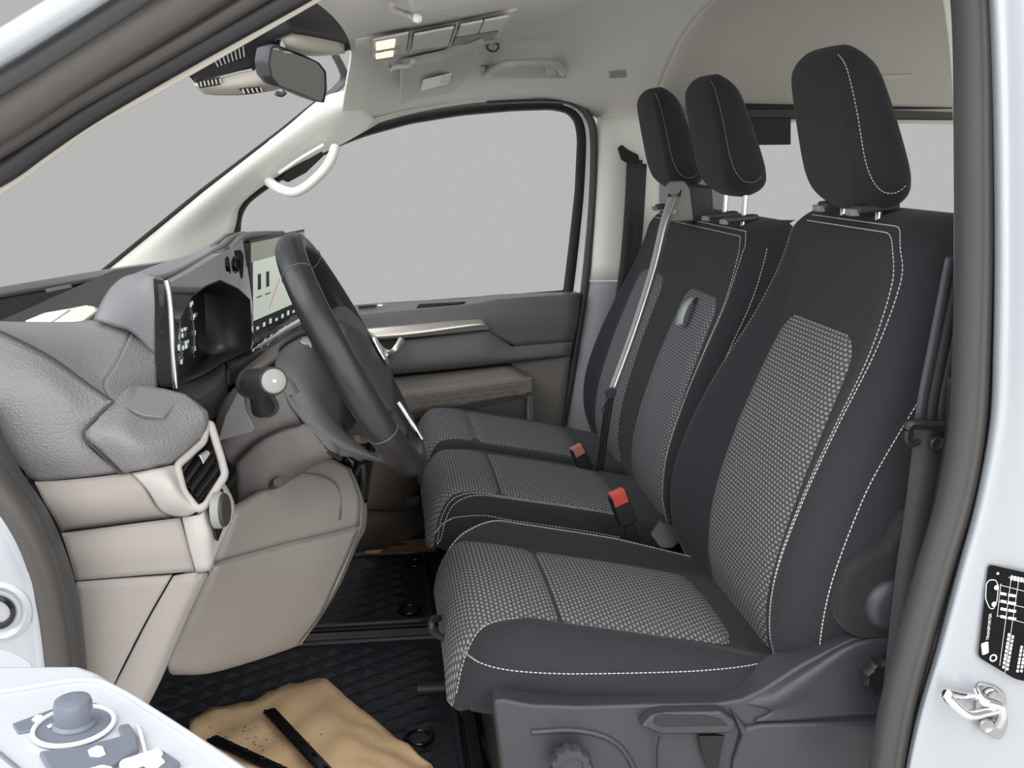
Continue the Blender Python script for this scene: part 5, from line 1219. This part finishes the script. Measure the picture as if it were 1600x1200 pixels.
oslab('console_divider', 0.61, 0.02, 0.63, 0.98, 'grey_plastic', 0.004)
oslab('tray_wall', 0.645, 0.06, 0.80, 0.50, 'headliner', 0.005); oslab('tray_wall', 0.81, 0.06, 0.97, 0.50, 'headliner', 0.005)
oslab('tray_floor', 0.64, 0.56, 0.96, 0.96, 'dark_plastic', 0.004)
# --- sun visors
def visor(name, P, label, sheet=None, clip=None, edge=None):
    v = thing(name, P[0], label, 'sun visor', 'sun visors')
    nb_ = np.cross(P[1]-P[0], P[2]-P[0]); nb_ /= np.linalg.norm(nb_); nb_ = nb_ if nb_@(CAM-P[0]) > 0 else -nb_
    slab('visor_panel', P, -nb_*0.016, 'visor', v, 0.005, r=0.012, seg=3)
    return v, nb_
vp = [onr(628, 106, 0.022), onr(692, 92, 0.022), onr(757, 67, 0.022), onr(724, 128, 0.030), onr(708, 145, 0.030), onr(664, 152, 0.032), onr(626, 163, 0.034)]
vv, nb_ = visor('sun_visor', vp, 'grey passenger sun visor with a printed warning label')
def onplane(px, py, P, lift):
    n_ = np.cross(P[1]-P[0], P[-1]-P[0]); n_ /= np.linalg.norm(n_); d = ray(px, py)
    n_ = n_ if n_@d < 0 else -n_
    return CAM+d*(((P[0]-CAM)@n_)/(d@n_))+n_*lift
def q4(pts, m, nm, lift=0.002, par=None):
    P = [onplane(a, b, vp, lift) for a, b in pts]
    return slab(nm, P, -nb_*0.0006, m, par or vv, 0)
sl = q4([(661, 121), (706, 110), (700, 127), (657, 139)], 'white', 'warning_label', 0.005)
q4([(690, 116), (704, 113), (699, 125), (687, 128)], 'beige', 'label_block', 0.0058, sl)
tube('visor_rod', cr([onr(604, 98, 0.012), onr(612, 109, 0.02), onr(618, 105, 0.03), onr(640, 103, 0.034), onr(646, 96, 0.03)], 5), 0.005, 'visor', vv, sec=8)
vd = [onr(641, -6, 0.02), onr(642, 18, 0.024), onr(648, 23, 0.024), onr(690, 18, 0.024), onr(750, 2, 0.022), onr(800, -24, 0.02)]
v2, nb_ = visor('sun_visor', vd, 'grey driver sun visor folded up at the top edge')
tube('visor_rod', cr([onr(612, 8, 0.01), onr(616, 15, 0.014), onr(636, 22, 0.02), onr(645, 26, 0.026), onr(652, 28, 0.026)], 5), 0.004, 'visor', v2, sec=8)
lathe('rod_tip', onr(646, 27, 0.03), (1, 0, -0.2), [(0.005, 0), (0.006, 0.006), (0.003, 0.010)], 'white', v2, 14)
# --- grab handle above the passenger door
gh = thing('grab_handle', at(815, 105, 2.6), 'grey roof grab handle above the passenger window', 'grab handle')
tube('handle_bar', cr([onr(762, 120, 0.004), onr(770, 110, 0.028), onr(786, 102, 0.040), onr(815, 99, 0.042), onr(850, 98, 0.040), onr(868, 100, 0.032), onr(876, 106, 0.018), onr(880, 113, 0.004)], 6), 0.0095, 'visor', gh, ry=0.011, sec=10)
slab('handle_mount', [onr(754, 121, 0.010), onr(764, 109, 0.012), onr(777, 108, 0.012), onr(770, 122, 0.010)], (0, 0.01, 0.016), 'visor', gh, 0.003)
slab('handle_mount', [onr(853, 118, 0.010), onr(853, 103, 0.012), onr(866, 102, 0.012), onr(872, 116, 0.010)], (0, 0.01, 0.016), 'visor', gh, 0.003)
surf('handle_well', [[onr(x, y0, 0.0035) for x in (752, 780, 820, 860, 884)] for y0 in (104, 112, 122)], 'grey_plastic', gh, 0.004)

# ================================================================== FLOOR ITEMS
def mat_obj(label, x0, x1, y0, y1, rings_):
    mo_ = thing('floor_mat', ((x0+x1)/2, (y0+y1)/2, 0.0), label, 'floor mat', 'rubber floor mats')
    P = [V(x0, y0, 0.0), V(x1, y0, 0.0), V(x1, y1, 0.0), V(x0, y1, 0.0)]
    slab('mat_sheet', fillet(P, 0.03, 4), (0, 0, 0.006), 'rubber', mo_, 0.002)
    tube('mat_border', [p+V(0, 0, 0.009) for p in fillet([V(x0+.012, y0+.012, 0), V(x1-.012, y0+.012, 0), V(x1-.012, y1-.012, 0), V(x0+.012, y1-.012, 0)], 0.03, 4)], 0.007, 'rubber', mo_, closed=True, sec=8, ref=(0, 0, 1))
    vsx = []; fs = []; ax_l, ay = 0.036, 0.0225; i = 0
    nx = int((x1-x0-0.06)/(ax_l*2)); ny = int((y1-y0-0.06)/ay)
    for j in range(ny):
        for q in range(nx):
            cx = x0+0.05+q*2*ax_l+(j % 2)*ax_l; cy = y0+0.04+j*ay
            if cx+ax_l > x1-0.03: continue
            b = len(vsx)
            vsx += [V(cx-ax_l*0.94, cy, 0.006), V(cx, cy-ay*0.92, 0.006), V(cx+ax_l*0.94, cy, 0.006), V(cx, cy+ay*0.92, 0.006), V(cx+ax_l*0.35, cy, 0.0145)]
            fs += [(b, b+1, b+4), (b+1, b+2, b+4), (b+2, b+3, b+4), (b+3, b, b+4)]
    t = mesh('diamond_tread', vsx, fs, 'rubber', mo_, smooth=False); t['kind'] = 'stuff'
    for (px, py) in rings_:
        c_ = atz(px, py, 0.012)
        tube('clip_ring', [c_+V(0.022*math.cos(a), 0.022*math.sin(a), 0) for a in np.linspace(0, 2*PI, 25)[:-1]], 0.0045, 'gloss_black', mo_, closed=True, sec=8, ref=(0, 0, 1))
        lathe('clip_cap', c_-V(0, 0, 0.006), (0, 0, 1), [(0.017, 0), (0.016, 0.006), (0.006, 0.007)], 'rubber', mo_, 20)
    return mo_
mat_obj('black diamond-tread rubber mat in the driver footwell, under the brown paper', -0.46, 0.125, 1.20, 1.965, [(655, 1152)])
mat_obj('black diamond-tread rubber mat in the passenger footwell behind the divider', -0.40, 0.105, 2.02, 2.43, [(640, 952), (648, 879)])
box('mat_divider', (-0.16, 1.993, 0.0), (0.54, 0.03, 0.012), 'brown', fl, 0.003)
box('floor_step', (-0.16, 2.46, 0.01), (0.54, 0.03, 0.02), 'matte_black', fl, 0.004)
box('sill_edge', (0.135, 1.80, 0.012), (0.02, 1.2, 0.03), 'matte_black', fl, 0.004)
box('floor_channel', (0.20, 1.22, 0.02), (0.05, 0.05, 0.05), 'matte_black', fl, 0.004)
tube('floor_cable', cr([V(0.17, 1.30, 0.02), V(0.165, 1.40, 0.03), V(0.15, 1.55, 0.02)], 5), 0.005, 'black_plastic', fl, sec=6)

kp = thing('paper_sheet', atz(480, 1130, 0.02), 'creased brown kraft paper sheet lying on the driver mat', 'paper')
ko = [(296, 1127), (322, 1112), (350, 1104), (394, 1093), (430, 1078), (464, 1064), (488, 1058), (510, 1060), (560, 1101), (620, 1148), (674, 1190)]
pk = LZ(0.028, *ko)
bot = LZ(0.022, (300, 1290), (330, 1295), (370, 1300), (410, 1305), (440, 1310), (480, 1315), (520, 1320), (560, 1325), (600, 1320), (650, 1300), (700, 1240))
G = []
for i in range(18):
    t = i/17; row = []
    for a, b in zip(cr(pk, 3), cr(bot, 3)):
        p = a+(b-a)*t; p = p.copy()
        p[2] += 0.004*math.sin(p[0]*38+p[1]*23)+0.003*math.sin(p[0]*-61+p[1]*47)+0.002*math.sin(p[0]*90+p[1]*110)
        row.append(p)
    G.append(row)
G = np.array(G)
gridmesh('paper_face', G, 'kraft', kp, solid=0.0008, face=(0, 0, 1))
vsx = []; fs = []
rs = random.Random(11)
for k in range(46):
    p = atz(rs.gauss(390, 34), rs.gauss(1150, 16), 0.034); b = len(vsx); s_ = rs.uniform(0.0006, 0.0016)
    vsx += [p+V(-s_, -s_, 0.002), p+V(s_*1.5, -s_, 0.002), p+V(s_, s_, 0.002), p+V(-s_, s_*1.4, 0.002), p+V(0, 0, 0.0032)]
    fs += [(b, b+1, b+4), (b+1, b+2, b+4), (b+2, b+3, b+4), (b+3, b, b+4)]
t = mesh('dirt_specks', vsx, fs, 'brown', kp); t['kind'] = 'stuff'
for lab, A_, B_, wd in (('glossy black plastic strip pointing up the middle of the brown paper', (420, 1108), (520, 1215), 0.011), ('glossy black plastic strip at the left edge of the brown paper', (330, 1152), (480, 1222), 0.011)):
    a = atz(*A_, 0.040); b = atz(*B_, 0.040); dv = (b-a)/np.linalg.norm(b-a); pr = V(-dv[1], dv[0], 0)*wd
    st_ = thing('plastic_strip', (a+b)/2, lab, 'plastic strip', 'plastic strips')
    slab('strip_body', [a+pr, a+dv*0.006+pr*0.2-dv*0.008, a-pr, b-pr, b+pr], (0, 0, -0.005), 'gloss_black', st_, 0.0015)
    for q in range(5):
        c_ = a+(b-a)*(0.15+0.17*q); slab('strip_clip', [c_+pr*0.5, c_+pr*0.1+dv*0.006, c_+pr*0.5+dv*0.016, c_+pr*0.8+dv*0.008], (0, 0, 0.003), 'gloss_black', st_, 0.001)
    tube('strip_rib', [a-pr*0.6, b-pr*0.6], 0.002, 'gloss_black', st_, sec=6, ref=(0, 0, 1))

# ================================================================== DRIVER DOOR (open, nearest the camera)
d2 = struct('door_2', atz(100, 1100, 0.57), 'open driver door with pale armrest and window controls')
ZA = 0.57
arm = LZ(ZA, (-260, 1036), (0, 1035), (128, 1035), (156, 1045), (205, 1074), (262, 1108), (345, 1160), (420, 1208), (520, 1275), (300, 1420), (-260, 1420))
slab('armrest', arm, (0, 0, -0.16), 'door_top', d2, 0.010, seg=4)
rim_ = LZ(ZA+0.001, (-160, 1100), (0, 1082), (120, 1062), (156, 1064), (200, 1086), (290, 1144), (400, 1218), (420, 1300), (-160, 1300))
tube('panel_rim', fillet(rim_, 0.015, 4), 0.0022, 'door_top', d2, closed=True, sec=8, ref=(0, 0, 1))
slab('mirror_switch_plate', LZ(ZA+0.002, (19, 1130), (84, 1106), (148, 1097), (174, 1106), (160, 1118), (90, 1134), (28, 1144)), (0, 0, -0.004), 'switch', d2, 0.001)
def circ(px, py, z, r, n=26): c_ = atz(px, py, z); return [c_+V(r*math.cos(a), r*math.sin(a), 0) for a in np.linspace(0, 2*PI, n+1)[:-1]]
kc = atz(116, 1140, ZA)
lathe('knob_dish', kc, (0, 0, 1), [(0.0255, -0.002), (0.0255, 0.002), (0.022, 0.0025)], 'switch', d2, 36)
tube('knob_ring', [kc+V(0.0255*math.cos(a), 0.0255*math.sin(a), 0.003) for a in np.linspace(0, 2*PI, 37)[:-1]], 0.0017, 'icon', d2, closed=True, sec=8, ref=(0, 0, 1))
lathe('mirror_knob', kc+V(0, 0.002, 0.001), (0, 0, 1), [(0.0145, 0.0), (0.0145, 0.003), (0.0125, 0.005), (0.0125, 0.017), (0.0115, 0.020), (0.008, 0.0215), (0.003, 0.022)], 'switch', d2, 36)
def dslab(nm, pts, m, z=0.0, th=0.003, bv=0.001, r=0): return slab(nm, LZ(ZA+z, *pts), (0, 0, -th), m, d2, bv, r=r)
dslab('window_switch', [(60, 1172), (120, 1166), (190, 1148), (184, 1132), (202, 1128), (214, 1146), (217, 1166), (200, 1178), (170, 1196), (88, 1220)], 'switch', 0.005, 0.006, 0.002)
dslab('switch_frame', [(212, 1128), (222, 1140), (230, 1172), (224, 1172), (216, 1144)], 'icon', 0.004, 0.003, 0.001)
dslab('window_switch', [(224, 1186), (252, 1170), (282, 1190), (246, 1212)], 'switch', 0.004, 0.005, 0.001)
dslab('switch_tip', [(184, 1190), (192, 1184), (248, 1166), (256, 1172), (250, 1178), (192, 1196)], 'icon', 0.007, 0.006, 0.002)
dslab('switch_tip', [(112, 1206), (160, 1192), (178, 1196), (170, 1208), (120, 1222)], 'icon', 0.007, 0.006, 0.002)
dslab('switch_icon', [(137, 1172), (150, 1165), (160, 1166), (165, 1178), (156, 1182), (140, 1181)], 'icon', 0.0058, 0.0006, 0)
dslab('switch_icon', [(224, 1196), (234, 1184), (252, 1183), (258, 1190), (248, 1198), (232, 1200)], 'icon', 0.0048, 0.0006, 0)
dslab('switch_icon', [(49, 1124), (56, 1117), (66, 1117), (67, 1126), (58, 1129)], 'icon', 0.0028, 0.0006, 0)
dslab('switch_icon', [(73, 1134), (80, 1130), (84, 1134), (76, 1137)], 'icon', 0.0038, 0.0006, 0)
tube('panel_joint', LZ(ZA+0.0005, (-60, 1135), (0, 1178), (22, 1196), (60, 1230)), 0.0016, 'switch', d2, sec=6, ref=(0, 0, 1))
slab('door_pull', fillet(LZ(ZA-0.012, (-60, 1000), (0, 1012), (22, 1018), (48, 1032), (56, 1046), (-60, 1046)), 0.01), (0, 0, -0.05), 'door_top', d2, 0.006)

# ================================================================== B-PILLAR FITTINGS
ws_ = thing('door_striker', at(1540, 1105, 1.07), 'chrome door striker loop bolted to the silver pillar', 'door striker')
slab('striker_plate', fillet(L(1.072, (1528, 1066), (1560, 1074), (1572, 1084), (1576, 1132), (1570, 1150), (1560, 1158), (1534, 1140), (1524, 1120)), 0.008), (0, 0.006, 0), 'steel', ws_, 0.0015)
tube('striker_loop', cr(T((1526, 1090, 1.068), (1500, 1088, 1.05), (1480, 1085, 1.035), (1492, 1102, 1.035), (1514, 1117, 1.04), (1540, 1112, 1.05), (1558, 1108, 1.055), (1566, 1106, 1.068)), 5), 0.0062, 'chrome', ws_, sec=12)
tube('striker_arm', cr(T((1526, 1078, 1.062), (1534, 1094, 1.05), (1548, 1098, 1.05), (1562, 1104, 1.052), (1566, 1118, 1.056), (1560, 1132, 1.066)), 5), 0.0056, 'chrome', ws_, sec=12)
for (x, y) in ((1546, 1086), (1540, 1132)):
    sc_ = lathe('striker_screw', at(x, y, 1.071), (0, -1, 0), [(0.0095, 0), (0.0095, 0.003), (0.008, 0.0045), (0.004, 0.003), (0.002, 0.003)], 'steel', ws_, 24)
lb_ = thing('tyre_label', at(1570, 975, 1.07), 'black printed tyre pressure label stuck on the silver pillar', 'label')
YL = 1.0715
pl = slab('label_sheet', fillet(L(YL, (1545, 882), (1680, 912), (1664, 1078), (1586, 1061), (1529, 1027)), 0.006), (0, 0.0008, 0), 'ink', lb_, 0)
LA = at(1531, 1020, YL-0.0006); LBv = at(1546, 886, YL-0.0006)-LA; LBv = LBv/np.linalg.norm(LBv)   # writing runs upwards along the pillar
LR = at(1600, 1050, YL-0.0006)-LA; LR = LR-LBv*(LR@LBv); LR /= np.linalg.norm(LR)
def lpt(px, py): return at(px, py, YL-0.0006)
def ltext(s_, px, py, size): return text('label_text', s_, lpt(px, py), LBv, -LR, size, 'icon', pl)
ltext('TRANSPORTER', 1545, 1000, 0.0050)
for col, (x, y0, n_) in enumerate(((1566, 1044, 9), (1572, 1047, 9), (1588, 1050, 7), (1594, 1050, 7))):
    for q in range(n_):
        y = y0-q*6.2; x_ = x+q*1.05
        slab('label_mark', L(YL-0.0004, (x_, y), (x_+3.4, y+0.8), (x_+4.2, y-3.2-(q % 3)*0.5), (x_+0.8, y-4.0-(q % 3)*0.5)), (0, 0.0003, 0), 'icon', pl, 0)
for q in range(5):
    slab('label_mark', L(YL-0.0004, (1580+q*5, 899+q), (1583.5+q*5, 900+q), (1582+q*5, 907+q), (1578.5+q*5, 906+q)), (0, 0.0003, 0), 'icon', pl, 0)
tube('label_car', fillet(L(YL-0.0006, (1541, 912), (1546, 906), (1556, 906), (1560, 916), (1558, 938), (1552, 952), (1546, 950), (1540, 936)), 0.003), 0.0005, 'icon', pl, closed=True, sec=5)
for (x, y) in ((1557, 918), (1553, 944)): lathe('label_wheel', at(x, y, YL-0.0004), (0, -1, 0), [(0.0030, 0), (0.0030, 0.0003)], 'icon', pl, 14)
slab('label_book', fillet(L(YL-0.0004, (1533, 1006), (1544, 1002), (1545, 1020), (1535, 1024)), 0.002), (0, 0.0003, 0), 'icon', pl, 0)
lathe('label_tyre', at(1552, 1028, YL-0.0004), (0, -1, 0), [(0.0048, 0), (0.0048, 0.0003)], 'icon', pl, 18); lathe('label_tyre_hole', at(1552, 1028, YL-0.0008), (0, -1, 0), [(0.003, 0), (0.003, 0.0002)], 'ink', pl, 16)
for k in range(4):
    y = 925+k*12
    for q, (x, l_) in enumerate(((1564, 9), (1576, 12))):
        slab('label_pictogram', L(YL-0.0004, (x, y+q*2.5), (x+l_, y+2+q*2.5), (x+l_-1, y+6+q*2.5), (x-1, y+4+q*2.5)), (0, 0.0003, 0), 'icon', pl, 0)
for (a, b) in (((1576, 902), (1640, 916)), ((1562, 914), (1640, 934)), ((1560, 940), (1640, 958)), ((1559, 962), (1640, 984))):
    tube('label_rule', L(YL-0.0004, a, b), 0.0003, 'icon', pl, sec=4)
for (a, b) in (((1564, 912), (1558, 964)), ((1592, 905), (1570, 1052)), ((1580, 903), (1562, 1040))):
    tube('label_rule', L(YL-0.0004, a, b), 0.0003, 'icon', pl, sec=4)
lathe('label_dot', at(1559, 896, YL-0.0004), (0, -1, 0), [(0.0016, 0), (0.0016, 0.0003)], 'icon', pl, 12)
